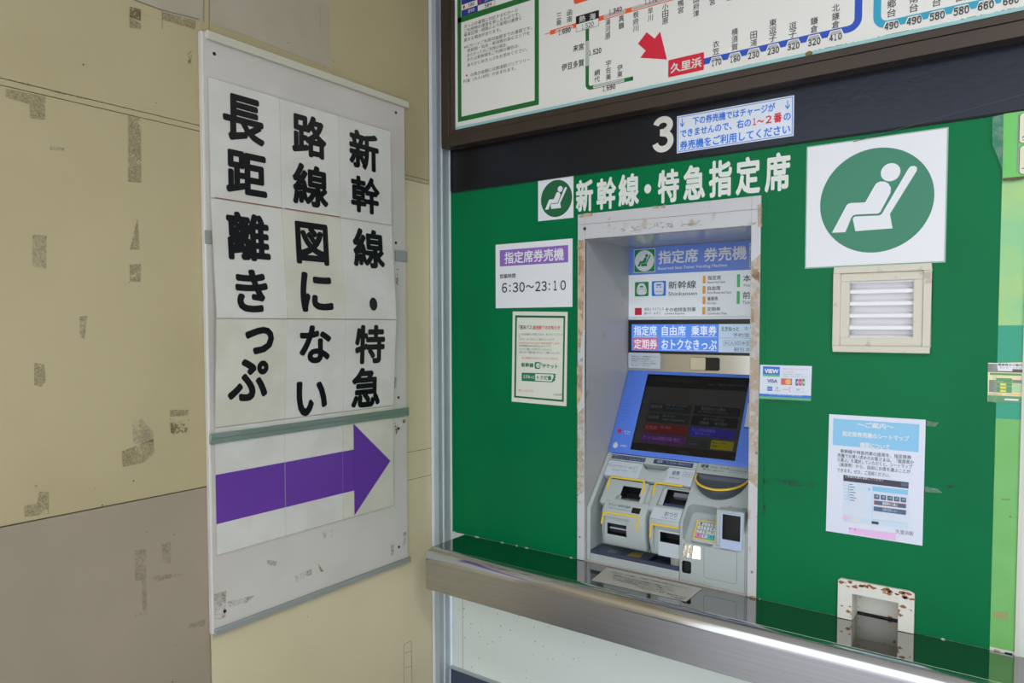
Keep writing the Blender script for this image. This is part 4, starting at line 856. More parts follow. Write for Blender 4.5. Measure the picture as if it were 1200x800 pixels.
for p in ((886.5, 530.5), (881.2, 670), (679.5, 629), (677.2, 290)):
    b = MB(); FR.disc(b, FR.px(p), 0.0035, 0.0035, 0.0015, M('dull_screw', A(150, 132, 112), 0.6), 12, w0=0.0); build('screw', b, ms)

# ================================================================ TICKET MACHINE
mc = thing('ticket_machine', (0.84, 0.15, 0.8008), 'reserved seat ticket vending machine with blue touch screen panel set in the white recess', 'ticket machine')
MX0, MX1 = 0.5905, 1.093
PB, PC = (0.145, 1.120), (0.0097, 0.971); PA = (0.289, 1.382); YV = 0.0062
HD = Plane((0, 0.290, 0), (1, 0, 0), (0, 0, 1))
TS = Plane((0, PB[0], PB[1]), (1, 0, 0), (0, PA[0]-PB[0], PA[1]-PB[1]))
CK = Plane((0, PC[0], PC[1]), (1, 0, 0), (0, PB[0]-PC[0], PB[1]-PC[1])); LK = math.hypot(PB[0]-PC[0], PB[1]-PC[1])
VF = Plane((0, YV, 0), (1, 0, 0), (0, 0, 1))
BODY_M = M('machine_pale_grey', A(172, 180, 178, 1.08), 0.42); PLATE = M('machine_plate_white', A(188, 196, 202, 1.1), 0.4); BLUE = M('machine_blue', A(84, 124, 218, 1.08), 0.35); LBL = M('label_navy', A(52, 68, 96, 1.1), 0.4)
DARK = M('slot_black', (0.010, 0.010, 0.012), 0.35); YEL = M('guide_yellow', A(226, 192, 44, 1.1), 0.4); CHAR = M('charcoal_plastic', A(66, 72, 82, 1.1), 0.38); TRAY = M('tray_navy', A(58, 64, 88, 1.05), 0.4); MI = M('machine_print', A(74, 92, 130, 1.1), 0.4)
# header sign panel
z = ZP(HD, 730, 280, 7.5)
hz0, hz1, hzm = 1.562, 1.7925, HD.px((800, 319.5))[1]
hd = MB(); HD.slab(hd, (MX0, hz0, MX1, hz1), -0.03, 0.0, M('panel_white', A(222, 226, 228, 1.12), 0.3, emit=0.10)); hd = build('header_panel', hd, mc)
b = MB(); HB = M('header_blue', A(104, 138, 220, 1.08), 0.3); PI = M('panel_ink', A(52, 58, 66, 1.1), 0.4); MG = M('mark_bright_green', A(12, 136, 72, 1.1), 0.3)
HD.rect(b, (MX0, hzm, MX1, hz1), 0.0004, HB); build('blue_band', b, hd)
b = MB(); wv = 0.0008; r = z.R(97, 285, 88, 294); HD.rect(b, r, wv, m_white); HD.rect(b, (r[0]+0.002, r[1]+0.002, r[2]-0.002, r[3]-0.002), wv+0.0003, MG)
cc = ((r[0]+r[2])/2, (r[1]+r[3])/2); rr = (r[2]-r[0])/2*0.90; HD.disc(b, cc, rr, rr, wv+0.0006, m_white, 40); pictogram(b, HD, cc, rr*0.92, rr*0.92, wv+0.0009, MG); build('seat_pictogram', b, hd)
b = MB()
z.t(b, '指定席', 312, 660, 92, 212, wv, m_white, 0.022); z.t(b, '券売機', 712, 1088, 66, 190, wv, m_white, 0.022); z.t(b, 'Reserved Seat Ticket Vending Machine', 308, 915, 230, 264, wv, m_white, 0.01)
build('title_lettering', b, hd); b = MB()
z.t(b, '新幹線', 400, 642, 366, 436, wv, PI, 0.008); z.t(b, 'Shinkansen', 400, 650, 462, 495, wv, PI)
build('train_lettering', b, hd); b = MB()
z.t(b, '成田エクスプレス', 188, 360, 602, 628, wv, PI); z.t(b, '踊り子・あずさ', 188, 330, 642, 664, wv, PI); z.t(b, 'その他特急列車', 372, 640, 601, 637, wv, PI, 0.008); z.t(b, 'Limited Express', 370, 540, 645, 668, wv, PI)
build('express_lettering', b, hd); b = MB()
for tt, xl, xr, yt, yb in (('指定席', 744, 862, 320, 358), ('自由席', 744, 857, 412, 450), ('乗車券', 742, 835, 505, 542), ('定期券', 740, 857, 597, 632)): z.t(b, tt, xl, xr, yt, yb, wv, PI, 0.008)
for tt, xl, xr, yt, yb in (('Reserved Seat', 742, 900, 368, 387), ('Non-Reserved Seat', 742, 952, 459, 479), ('Fare Ticket', 740, 820, 553, 572), ('Commuter Pass', 740, 910, 643, 663)): z.t(b, tt, xl, xr, yt, yb, wv, PI)
build('ticket_kind_lettering', b, hd); b = MB()
z.t(b, '本日', 1056, 1185, 314, 374, wv, PI, 0.008); z.t(b, 'Tickets for Today', 1056, 1330, 392, 420, wv, PI); z.t(b, '前売り', 1054, 1250, 460, 522, wv, PI, 0.008); z.t(b, 'Tickets in Advance', 1052, 1340, 540, 568, wv, PI)
build('date_lettering', b, hd)
b = MB()
MSB = M('mark_sky_blue', A(0, 116, 224, 1.1), 0.3)
HD.poly(b, HD.rrect_uv(z.R(106, 226, 377, 503), 0.003), wv, MG)
def zpoly(pts, w, m): HD.poly(b, z.q(pts), w, m)
zpoly([(120, 460), (130, 415), (145, 390), (185, 389), (200, 412), (212, 458), (205, 480), (185, 490), (148, 491), (128, 482)], wv+0.0003, m_white); zpoly([(146, 425), (154, 412), (178, 411), (186, 424)], wv+0.0006, MG)
HD.stroke(b, z.q([(124, 470), (140, 445), (166, 438), (192, 444), (208, 468)]), 0.0012, wv+0.0006, MG)
build('train_icon', b, hd); b = MB(); HD.poly(b, HD.rrect_uv(z.R(255, 378, 369, 500), 0.003), wv, MSB)
zpoly([(272, 392), (284, 380), (350, 378), (362, 390), (358, 470), (348, 488), (288, 490), (276, 472)], wv+0.0003, m_white); zpoly([(296, 398), (338, 396), (336, 408), (298, 410)], wv+0.0006, MATS['mark_sky_blue']); zpoly([(296, 420), (310, 420), (310, 427), (296, 427)], wv+0.0006, MATS['mark_sky_blue']); zpoly([(324, 419), (338, 419), (338, 426), (324, 426)], wv+0.0006, MATS['mark_sky_blue']); HD.stroke(b, z.q([(278, 464), (356, 461)]), 0.001, wv+0.0006, MATS['mark_sky_blue'])
build('train_icon', b, hd); b = MB(); z.r(b, 105, 165, 605, 668, wv, M('mark_crimson', A(196, 36, 52, 1.1), 0.3)); MO = M('mark_amber', A(232, 164, 74, 1.1), 0.3); MGB = M('mark_leaf_green', A(76, 190, 108, 1.1), 0.3); build('colour_mark', b, hd)
for xl, yt in ((702, 322), (700, 413), (700, 505), (698, 597)): b = MB(); z.r(b, xl, xl+25, yt, yt+67, wv, MO); build('colour_mark', b, hd)
for q_ in ((1003, 1029, 310, 422), (1000, 1027, 458, 570)): b = MB(); z.r(b, *q_, wv, MGB); build('colour_mark', b, hd)
b = MB()
z.r(b, 1113, 1240, 33, 133, wv, m_white); z.r(b, 1118, 1235, 40, 126, wv+0.0003, M('mark_vermilion', A(226, 104, 66, 1.1), 0.3)); z.r(b, 1113, 1240, 148, 246, wv, m_white); z.r(b, 1118, 1235, 154, 240, wv+0.0003, MG); z.t(b, '日', 1122, 1150, 62, 100, wv+0.0006, m_white, 0.03); z.t(b, 'え', 1122, 1150, 176, 216, wv+0.0006, m_white, 0.03)
build('corner_badge', b, hd)
# lit advert display
z = ZP(HD, 730, 370, 7.5)
dz0, dz1 = 1.4385, 1.551
b = MB(); HD.slab(b, (MX0, dz1, MX1, hz0), -0.03, 0.002, m_alu_w); build('dividing_rail', b, mc, bevel=0.001, seg=1)
b = MB(); HD.slab(b, (MX0+0.0015, dz0, MX1, dz1), -0.03, 0.003, M('display_bezel', (0.012, 0.012, 0.013), 0.3)); dp = build('display_panel', b, mc, bevel=0.0015)
b = MB(); wv = 0.0034; LBU = M('lit_blue', A(88, 138, 228), 0.3, emit=0.30); LPL = M('lit_pale_blue', A(196, 216, 236), 0.3, emit=0.22); LW = M('lit_white', A(224, 232, 246), 0.3, emit=0.35); LRS = M('lit_rose', A(186, 106, 134), 0.3, emit=0.28)
r = z.R(80, 845, 73, 311); HD.rect(b, (r[0], r[1], r[2], r[3]), wv, LBU); HD.rect(b, (r[2], r[1], MX1-0.012, r[3]), wv, LPL); z.r(b, 90, 307, 192, 301, wv+0.0003, LRS); build('screen', b, dp)
b = MB(); wv += 0.0006
z.t(b, '指定席', 97, 298, 86, 174, wv, LW, 0.014); z.t(b, '自由席', 342, 552, 86, 174, wv, LW, 0.014); z.t(b, '乗車券', 602, 824, 86, 174, wv, LW, 0.014); z.t(b, '定期券', 99, 301, 204, 291, wv, LW, 0.008); z.t(b, 'おトクなきっぷ', 340, 824, 207, 296, wv, LW, 0.014)
for xl, xr, y in ((90, 298, 184), (338, 553, 184), (596, 826, 184), (338, 826, 301)): z.r(b, xl, xr, y-1.5, y+1.5, wv, LW)
DGY = M('display_grey_text', A(84, 96, 116), 0.4); DGG = M('display_green_text', A(60, 150, 106), 0.4)
z.t(b, 'えきねっと', 864, 1020, 94, 134, wv, DGG, 0.03); z.t(b, 'ネット', 1064, 1190, 95, 132, wv, DGG); z.t(b, '予約受け取り', 966, 1260, 152, 188, wv, DGY); z.r(b, 850, 1300, 195, 197, wv, DGG)
r = z.R(887, 936, 215, 262)
for k, ch in enumerate('大人の休日'):
    q = (r[0]+k*(r[2]-r[0])*1.02, r[1], r[2]+k*(r[2]-r[0])*1.02-0.001, r[3]); HD.frame(b, q, 0.0005, wv, DGY); d = (q[2]-q[0])*0.15; HD.text(b, ch, (q[0]+d, q[1]+d, q[2]-d, q[3]-d), wv, DGY)
z.t(b, '割引きっぷ', 976, 1220, 279, 314, wv, DGY); build('lettering', b, dp)
# metal strip, instruction label, camera window
b = MB(); HD.slab(b, (MX0, 1.372, MX1, dz0), -0.03, 0.0, M('strip_steel', (0.62, 0.61, 0.58), 0.16, 1.0)); sp = build('steel_strip', b, mc)
b = MB(); HD.slab(b, (0.5925, 1.389, 0.7085, 1.4405), 0.0005, 0.0035, PLATE); lb = build('instruction_label', b, mc); b = MB()
for k, (tt, e_) in enumerate((('交通系ICカード・領収書の発行について', 1), ('領収書が必要な場合は画面の', 0.72), ('「領収書発行」ボタンを押してください。', 0.9), ('クレジットカードの場合はご利用票が', 0.93), ('発行されます。ご了承ください。', 0.75))):
    HD.text(b, tt, (0.602, 1.4255-k*0.0075, 0.602+0.098*e_, 1.4305-k*0.0075), 0.0038, PI)
build('lettering', b, lb)
b = MB(); r = z.R(593, 852, 364, 479); HD.prism(b, HD.rrect_uv(r, 0.006), 0.0, 0.003, M('camera_glass', (0.03, 0.03, 0.03), 0.04, 0.6, 0.8)); HD.prism(b, HD.rrect_uv((r[0]+0.001, r[1]+0.001, r[0]+(r[2]-r[0])*0.53, r[3]-0.001), 0.004), 0.003, 0.0034, M('mirror_steel', (0.86, 0.86, 0.85), 0.06, 1.0)); build('camera_window', b, mc); b = MB(); HD.rect(b, (r[0]+(r[2]-r[0])*0.53, r[1]+0.002, r[0]+(r[2]-r[0])*0.57, r[3]-0.002), 0.0034, DARK); build('window_divider', b, mc)

# blue touch screen panel
LT = math.hypot(PA[0]-PB[0], PA[1]-PB[1])
b = MB(); TS.slab(b, (MX0+0.001, 0.001, MX1-0.001, LT-0.001), -0.03, 0.0, BLUE)
sr = (0.667, 0.0175, 1.0055, 0.2860); cut = MB(); TS.prism(cut, [(sr[0], sr[1]), (sr[2], sr[1]), (sr[2], sr[3]), (sr[0], sr[3])], -0.006, 0.01, M('screen_reveal', (0.006, 0.006, 0.007), 0.4))
tp = build('touch_panel', b, mc, bevel=0.002, cut=cut)
z = ZP(TS, 735, 435, 7.273)
b = MB(); wv = -0.0052; TS.rect(b, sr, wv, M('screen_glass', (0.020, 0.018, 0.017), 0.12, 0, 0.5)); sn = build('screen', b, tp)
def scr(n, c, e=0.012): return M(n, A(*c, 0.45), 0.2, emit=e*0.8, spec=0.3)
b = MB(); wv = -0.0048; DT = scr('screen_dim_text', (96, 100, 104), 0.03)
r = z.R(195, 1045, 62, 145); TS.rect(b, (sr[0], r[1], sr[2], sr[3]), wv, scr('screen_title_bar', (26, 26, 26), 0)); z.t(b, 'きっぷの種類をお選びください', 235, 640, 62, 98, wv+0.0003, scr('screen_dim_olive', (60, 60, 44), 0.02)); z.t(b, 'English', 690, 745, 106, 122, wv+0.0003, DT); z.t(b, '简体中文 繁體中文 한국어', 775, 1015, 110, 128, wv+0.0003, DT)
build('title_bar', b, tp); b = MB(); r = z.R(60, 920, 645, 725); TS.rect(b, (sr[0]+0.001, sr[1]+0.001, sr[2]-0.001, r[3]), wv, scr('screen_foot_bar', (40, 34, 30), 0.004)); build('foot_bar', b, tp)
def button(n, xl, xr, yt, yb, col, e, texts, tm=None):
    b = MB(); TS.poly(b, TS.rrect_uv(z.R(xl, xr, yt, yb), 0.003, 3), wv, scr(n, col, e)); 
    for tt, a, c_, d, f in texts: z.t(b, tt, a, c_, d, f, wv+0.0003, tm or DT, 0.01)
    build('screen_button', b, tp)
button('btn_dark', 182, 545, 272, 344, (38, 42, 44), 0.006, (('指定席', 200, 300, 284, 312), ('新幹線・特急・急行の指定席', 330, 510, 284, 298), ('グリーン車・グランクラス', 330, 480, 312, 325)))
button('btn_dark', 157, 528, 358, 436, (38, 42, 44), 0.006, (('自由席', 178, 272, 372, 402), ('新幹線・特急の自由席', 302, 405, 374, 388), ('乗車券・定期券用特急券', 300, 490, 408, 424)))
button('btn_red', 133, 508, 448, 527, (104, 34, 36), 0.05, (('定期券', 152, 258, 462, 494), ('新規・継続購入', 284, 380, 466, 490)), scr('screen_rose_text', (170, 90, 96), 0.05))
button('btn_purple', 115, 487, 536, 614, (84, 40, 106), 0.05, (('きっぷ・Suica利用票のお買い物など', 135, 462, 556, 590),), scr('screen_mauve_text', (150, 100, 170), 0.05))
button('btn_dark2', 562, 958, 296, 374, (32, 34, 34), 0.004, (('乗換案内から購入', 628, 845, 308, 336), ('発駅・着駅を指定して購入できます', 600, 865, 342, 358)))
button('btn_black', 540, 940, 383, 468, (26, 27, 26), 0.003, (('・おトクなきっぷ', 632, 828, 394, 422), ('・回数券　・株主優待', 604, 850, 430, 458)))
button('btn_indigo', 523, 917, 480, 560, (48, 44, 150), 0.08, (('大人の休日倶楽部', 545, 750, 488, 514), ('割引きっぷ', 578, 705, 518, 544)), scr('screen_violet_text', (110, 106, 190), 0.08))
button('btn_slate', 498, 690, 570, 646, (44, 52, 54), 0.008, (('インターネット', 514, 612, 586, 604), ('予約の受取り', 512, 605, 610, 630)))
button('btn_yellow', 707, 903, 588, 666, (150, 138, 22), 0.12, (('QRコードの', 722, 842, 602, 622), ('読取り', 722, 786, 628, 648)), scr('screen_olive_text', (54, 54, 16), 0.02))
b = MB(); r = z.R(417, 524, 676, 714); TS.frame(b, r, 0.0008, wv+0.0003, DT); z.t(b, '呼出中', 440, 508, 686, 704, wv+0.0003, DT); z.t(b, 'お知らせ　ご案内　取消', 165, 400, 668, 690, wv+0.0003, scr('screen_brown_text', (92, 74, 40), 0.02)); build('foot_button', b, tp)
b = MB(); z4 = ZP(TS, 690, 420, 5.714)
for j in range(7):
    for i in range(6 if j not in (0, 6) else 4):
        x = 232+i*9.5-j*3.2+(6 if j < 3 else 0); y = 276+j*22; TS.disc(b, z4.q([(x+i, y+i)])[0], 0.0009, 0.0009, 0.0005, DARK, 8)
build('speaker_grille', b, tp)
b = MB(); TS.disc(b, z4.q([(208, 485)])[0], 0.0068, 0.0068, 0.003, M('button_red', A(206, 30, 44), 0.35), 24, w0=0.0); build('call_button', b, tp, bevel=0.001)
b = MB(); c = z4.q([(181, 578)])[0]; TS.prism(b, [(c[0]+0.0082*math.sin(a)*(1 if math.cos(a) < 0.3 else max(0.0, 1.28-math.cos(a)*1.25)), c[1]-0.002+0.0095*math.cos(a)*(1.45 if math.cos(a) > 0 else 1)) for a in [2*math.pi*k/28 for k in range(28)]][::-1], 0.0, 0.003, M('drop_white', A(206, 206, 200), 0.35)); build('guide_lamp', b, tp)
b = MB(); z4.t(b, '呼び出し', 236, 286, 484, 494, 0.0005, m_white); z4.t(b, 'ボタン', 240, 280, 498, 508, 0.0005, m_white); z4.t(b, '音声案内', 210, 256, 578, 590, 0.0005, m_white); build('lettering', b, tp)
b = MB(); q = z4.q([(1066, 300), (1090, 300), (1085, 470), (1040, 470)]); TS.prism(b, [q[3], (q[3][0]+0.05, q[3][1]), (q[0][0]+0.05, q[0][1]), q[0]], 0.0, 0.0012, PLATE); TS.rect(b, (q[3][0], q[3][1], q[3][0]+0.05, q[3][1]+0.006), 0.0015, M('tag_blue', A(20, 90, 130), 0.4)); build('side_label', b, tp)

# console body: same side outline everywhere, cut back on the left where the slots are
OUT = [PB, PC, (YV, PC[1]-0.006), (YV, 0.8012), (0.30, 0.8012), (0.30, PB[1])]
XD = 0.8965
b = MB(); b.profile_x(OUT, XD, MX1, BODY_M)
cut = MB(); cut.box(0.9065, 1.0005, -0.05, 0.030, 0.9255, 1.0, BODY_M)
cut2 = MB(); CK.prism(cut, CK.rrect_uv((0.9065, -0.045, 1.0005, 0.062), 0.018), -0.045, 0.03, BODY_M)
r = VF.R(799.5, 821, 638.5, 654.5); VF.prism(cut, VF.rrect_uv(r, 0.006), -0.02, 0.02, BODY_M); r2_ = VF.R(799.2, 810, 657, 671.5); VF.prism(cut, VF.rrect_uv(r2_, 0.006), -0.012, 0.02, DARK)
bd = build('console_body', b, mc, bevel=0.004, cut=cut)
b = MB(); b.profile_x(OUT, MX0, 0.6045, BODY_M); build('left_cheek', b, mc, bevel=0.003)
b = MB(); b.box(MX0+0.001, MX1-0.001, -0.001, YV, 0.8006, 0.8034, M('sealant', A(182, 172, 165), 0.6)); build('sealant_line', b, mc)
b = MB(); b.box(0.6046, XD, YV, 0.30, 0.8012, 0.8265, BODY_M); build('plinth', b, mc, bevel=0.002)
d = CK.W*-0.042; BK = [(PB[0]+d.y, PB[1]+d.z), (PC[0]+d.y+0.045, PC[1]+d.z-0.01), (0.085, 0.93), (0.085, 0.8265), (0.30, 0.8265), (0.30, PB[1]+d.z)]
b = MB(); b.profile_x(BK, 0.6046, XD, BODY_M); build('back_slope', b, mc, smooth=40)
b = MB(); CK.slab(b, (0.6046, 0.1765, XD, LK), -0.05, -0.001, BODY_M); tpb = build('top_rail', b, mc, bevel=0.002)
zz5 = ZP(CK, 680, 520, 4)
for r, tx_ in (((0.611, 0.1805, 0.728, 0.1955), None), ((0.757, 0.1805, 0.884, 0.1955), 1)):
    b = MB(); CK.slab(b, r, -0.001, 0.0006, LBL); o = build('navy_label', b, mc); b = MB()
    if tx_: CK.text(b, '紙幣', (r[0]+0.012, r[1]+0.004, r[0]+0.03, r[3]-0.003), 0.001, PLATE); CK.text(b, '千円・二千円・五千円・一万円札をお使いいただけます', (r[0]+0.042, r[1]+0.004, r[2]-0.006, r[3]-0.004), 0.001, SP)
    else:
        CK.text(b, '交通系ICカード・クレジットカードをご利用', (r[0]+0.003, r[1]+0.009, r[2]-0.003, r[3]-0.002), 0.001, SP); CK.text(b, 'いただけます（一部を除きます）', (r[0]+0.003, r[1]+0.0015, r[2]-0.003, r[3]-0.0085), 0.001, SP)
    build('lettering', b, o)
b = MB(); CK.slab(b, (0.6065, 0.1165, XD-0.0005, 0.176), -0.045, -0.002, BODY_M); cut = MB(); CK.prism(cut, [(0.768+0.044*math.cos(2*math.pi*k/32), 0.179+0.030*math.sin(2*math.pi*k/32)) for k in range(32)], -0.03, 0.02, BODY_M)
lp = build('label_block', b, mc, bevel=0.003, cut=cut)
for u0, u1 in ((0.6065, 0.7245), (0.8125, XD-0.0005)):
    b = MB(); CK.slab(b, (u0, 0.1185, u1, 0.174), -0.003, 0.0, PLATE); build('label_plate', b, lp, bevel=0.0012)
b = MB(); CK.text(b, 'クレジットカード・Suica', (0.612, 0.150, 0.698, 0.159), 0.0005, MI); CK.text(b, 'Credit Card・IC Card', (0.628, 0.138, 0.680, 0.143), 0.0005, MI); CK.frame(b, (0.702, 0.140, 0.711, 0.160), 0.0007, 0.0005, MI)
CK.text(b, '紙幣', (0.828, 0.148, 0.852, 0.163), 0.0005, MI, 0.01); CK.text(b, 'Bill Bank note', (0.824, 0.136, 0.855, 0.141), 0.0005, MI)
for k in range(2):
    for i in range(3): CK.frame(b, (0.862+i*0.0105, 0.147+k*0.009, 0.871+i*0.0105, 0.1545+k*0.009), 0.0005, 0.0005, MI)
build('lettering', b, lp)
def kslab(b, r, w0, w1, m): CK.slab(b, r, w0, w1, m)
# card slot housing
b = MB(); kslab(b, (0.6235, 0.020, 0.768, 0.1115), -0.05, 0.0, BODY_M); cut = MB(); CK.prism(cut, [(0.687, 0.040), (0.749, 0.040), (0.749, 0.088), (0.687, 0.088)], -0.04, 0.02, DARK); CK.prism(cut, [(0.672, 0.010), (0.755, 0.010), (0.755, 0.060), (0.690, 0.060), (0.676, 0.05)], -0.012, 0.02, BODY_M)
cs = build('card_slot', b, mc, bevel=0.009, seg=4, cut=cut); b = MB(); CK.slab(b, (0.690, 0.041, 0.747, 0.050), -0.036, -0.008, M('slot_tongue', A(60, 66, 80), 0.35)); build('slot_lip', b, cs)
z5 = ZP(CK, 700, 530, 8)
def arc(pts, pl=CK, zq=None):
    b = MB(); pl.stroke(b, (zq or z5).q(pts), 0.0062, 0.0006, YEL); return b
build('yellow_guide', arc([(95, 345), (112, 262), (122, 238), (140, 230), (420, 266), (438, 272), (442, 290), (425, 388)]), cs)
# banknote slot housing
b = MB(); kslab(b, (0.7845, 0.022, XD-0.0005, 0.1125), -0.05, 0.0, BODY_M); cut = MB(); CK.prism(cut, [(0.826, 0.036), (0.905, 0.036), (0.905, 0.103), (0.826, 0.103)], -0.042, 0.02, DARK); CK.prism(cut, [(0.808, 0.01), (0.905, 0.01), (0.905, 0.1055), (0.815, 0.1055)], -0.010, 0.02, BODY_M)
bs = build('banknote_slot', b, mc, bevel=0.008, seg=4, cut=cut); b = MB(); CK.slab(b, (0.829, 0.050, XD-0.001, 0.058), -0.038, -0.014, M('slot_blue_plastic', A(54, 70, 110), 0.3)); CK.slab(b, (0.845, 0.088, XD-0.001, 0.101), -0.036, -0.020, M('slot_grey_plastic', A(120, 126, 134), 0.3)); build('slot_shutter', b, bs)
build('yellow_guide', arc([(518, 402), (540, 305), (550, 290), (566, 286), (800, 318)]), bs)
b = MB(); kslab(b, (0.765, 0.020, 0.788, 0.112), -0.045, -0.010, BODY_M); build('web', b, mc, bevel=0.004)
# ticket outlet housing (upper slope with label, upright front with slot)
MOD = [(PC[0]+0.0275, PC[1]+0.0303), PC, (YV+0.0004, PC[1]-0.01), (YV+0.0004, 0.905), (0.022, 0.858), (0.11, 0.858), (0.11, PC[1]+0.02)]
b = MB(); b.profile_x(MOD, 0.6435, 0.789, BODY_M); cut = MB(); VF.prism(cut, [(0.660, 0.8945), (0.7265, 0.8945), (0.7265, 0.929), (0.660, 0.929)], -0.05, 0.03, DARK); VF.prism(cut, [(0.649, 0.85), (0.742, 0.85), (0.729, 0.885), (0.729, 0.936), (0.738, 0.951), (0.653, 0.951)], -0.009, 0.03, BODY_M)
to = build('ticket_outlet', b, mc, bevel=0.007, seg=3, cut=cut); b = MB(); b.box(0.661, 0.7262, 0.030, 0.034, 0.909, 0.913, SP); b.box(0.661, 0.7262, 0.034, 0.05, 0.897, 0.926, M('outlet_dark_plastic', (0.02, 0.02, 0.024), 0.3)); build('outlet_lip', b, to)
build('yellow_guide', arc([(38, 668), (56, 582), (64, 566), (80, 560), (366, 600), (384, 606), (386, 622), (370, 728)], VF), to)
if 1:
    zv = ZP(VF, 700, 530, 8); o = [x for x in to.children if x.name.startswith('yellow')][0]
    b = MB(); VF.stroke(b, zv.q([(38, 668), (56, 582), (64, 566), (80, 560), (366, 600), (384, 606), (386, 622), (370, 728)]), 0.0055, 0.0010, YEL); bpy.data.objects.remove(o); build('yellow_guide', b, to)
b = MB(); CK.text(b, 'きっぷ・磁気定期券', (0.662, 0.014, 0.735, 0.022), 0.0008, MI); CK.text(b, 'Ticket・Commuter pass', (0.664, 0.004, 0.738, 0.009), 0.0008, MI); build('lettering', b, to)
b = MB(); r = z5.R(322, 404, 522, 574); CK.slab(b, r, -0.001, 0.0012, DARK); build('sensor_window', b, to)
# change outlet housing
b = MB(); b.profile_x(MOD, 0.8005, XD-0.0005, BODY_M); cut = MB(); VF.prism(cut, [(0.834, 0.901), (0.905, 0.901), (0.905, 0.9305), (0.834, 0.9305)], -0.05, 0.03, DARK); VF.prism(cut, [(0.8145, 0.85), (0.905, 0.85), (0.905, 0.948), (0.8145, 0.948)], -0.014, 0.03, BODY_M)
co_ = build('change_outlet', b, mc, bevel=0.006, seg=3, cut=cut); b = MB(); VF.slab(b, (0.829, 0.86, XD-0.001, 0.936), -0.0139, -0.008, PLATE); cut = MB(); VF.prism(cut, [(0.834, 0.901), (0.905, 0.901), (0.905, 0.9305), (0.834, 0.9305)], -0.03, 0.03, DARK); build('outlet_plate', b, co_, cut=cut)
zv = ZP(VF, 700, 600, 8); b = MB(); VF.stroke(b, zv.q([(497, 235), (503, 140), (508, 120), (524, 112), (770, 150)]), 0.0055, 0.0010, YEL); build('yellow_guide', b, co_)
b = MB(); CK.slab(b, (0.806, -0.004, XD-0.002, 0.0335), -0.003, 0.001, PLATE); CK.text(b, 'おつり', (0.846, 0.010, 0.884, 0.024), 0.0014, MI, 0.01); CK.text(b, 'Change・Return', (0.838, 0.001, 0.884, 0.005), 0.0014, MI); build('change_label', b, co_)
# tray in front of the outlets
b = MB(); b.box(0.606, XD-0.0008, YV+0.0005, 0.083, 0.8268, 0.838, TRAY); cut = MB(); cut.box(0.795, 0.89, 0.016, 0.075, 0.829, 0.85, M('tray_well', A(34, 38, 62), 0.35)); ty = build('tray', b, mc, bevel=0.001, seg=1, cut=cut)
b = MB(); zt_ = ZP(Plane((0, 0, 0.8382), (1, 0, 0), (0, 1, 0)), 700, 600, 8); zt_.p.poly(b, zt_.q([(270, 410), (330, 372), (440, 380), (400, 428)]), 0.0004, M('tray_yellow', A(150, 132, 54), 0.4)); zt_.p.poly(b, zt_.q([(90, 375), (118, 350), (200, 356), (172, 386)]), 0.0004, M('tray_label_grey', A(112, 120, 122), 0.4)); zt_.p.poly(b, zt_.q([(10, 350), (60, 318), (255, 345), (200, 402)]), 0.0002, M('tray_slate', A(70, 84, 104), 0.4)); build('tray_labels', b, ty)
b = MB(); b.box(0.866, 0.894, 0.016, 0.05, 0.830, 0.868, M('smoked_clear_plastic', A(150, 148, 136), 0.15, alpha=None)); cut = MB(); cut.box(0.870, 0.890, 0.020, 0.046, 0.834, 0.90, M('cup_inside', A(120, 118, 108), 0.2)); build('coin_cup', b, ty, bevel=0.003, cut=cut)
# coin funnel: half bowl with level rim
z1c = CK.pt(0, 0.163); FC = Vector((0.980, z1c.y-0.001, z1c.z)); RF, DF = 0.0775, 0.058
b = MB(); NA, NR = 28, 8
TILT = 0.30
def bowl(Rm, D, m, inner=False):
    vs = []; fs = []
    for j in range(NR+1):
        ph = math.pi/2*j/NR; rr, zz_ = Rm*math.cos(ph), -D*math.sin(ph)
        for i in range(NA+1):
            a = math.pi*(1+i/NA); vs.append((FC.x+rr*math.cos(a), FC.y+rr*math.sin(a)*0.93, FC.z+zz_+TILT*rr*math.sin(a)))
    n = NA+1
    for j in range(NR):
        for i in range(NA): fs.append((j*n+i, j*n+i+1, (j+1)*n+i+1, (j+1)*n+i))
    b.add(vs, fs, m); return n
bowl(RF, DF, CHAR); bowl(RF-0.006, DF-0.020, CHAR, True)
vs = []
for i in range(NA+1):
    a = math.pi*(1+i/NA)
    for R_ in (RF, RF-0.006): vs.append((FC.x+R_*math.cos(a), FC.y+R_*math.sin(a)*0.93, FC.z+TILT*R_*math.sin(a)))
b.add(vs, [(2*i, 2*i+1, 2*i+3, 2*i+2) for i in range(NA)], CHAR)
cf = build('coin_funnel', b, mc, smooth=40)
b = MB(); bv = []
CK.prism(b, [(FC.x-0.079, 0.1655), (FC.x+0.079, 0.1655), (FC.x+0.079, 0.156)]+[(FC.x+0.079*math.cos(math.pi*k/20), 0.158-0.052*math.sin(math.pi*k/20)) for k in range(1, 20)]+[(FC.x-0.079, 0.156)], 0.0003, 0.0015, CHAR); build('funnel_back', b, cf)
FB = M('funnel_grey', A(92, 96, 108), 0.35); b = MB(); sx, sy, sz = FC.x-0.004, FC.y-0.034, FC.z-0.044
b.add([(FC.x-0.070, FC.y-0.004, FC.z-0.001), (FC.x+0.070, FC.y-0.004, FC.z-0.001), (sx+0.006, sy, sz), (sx-0.006, sy, sz)], [(0, 1, 2, 3)], FB)
build('chute', b, cf)
b = MB(); b.box(sx-0.007, sx+0.007, sy-0.014, sy+0.002, sz-0.003, sz+0.0015, DARK); build('coin_slot', b, cf)
b = MB(); vs = []
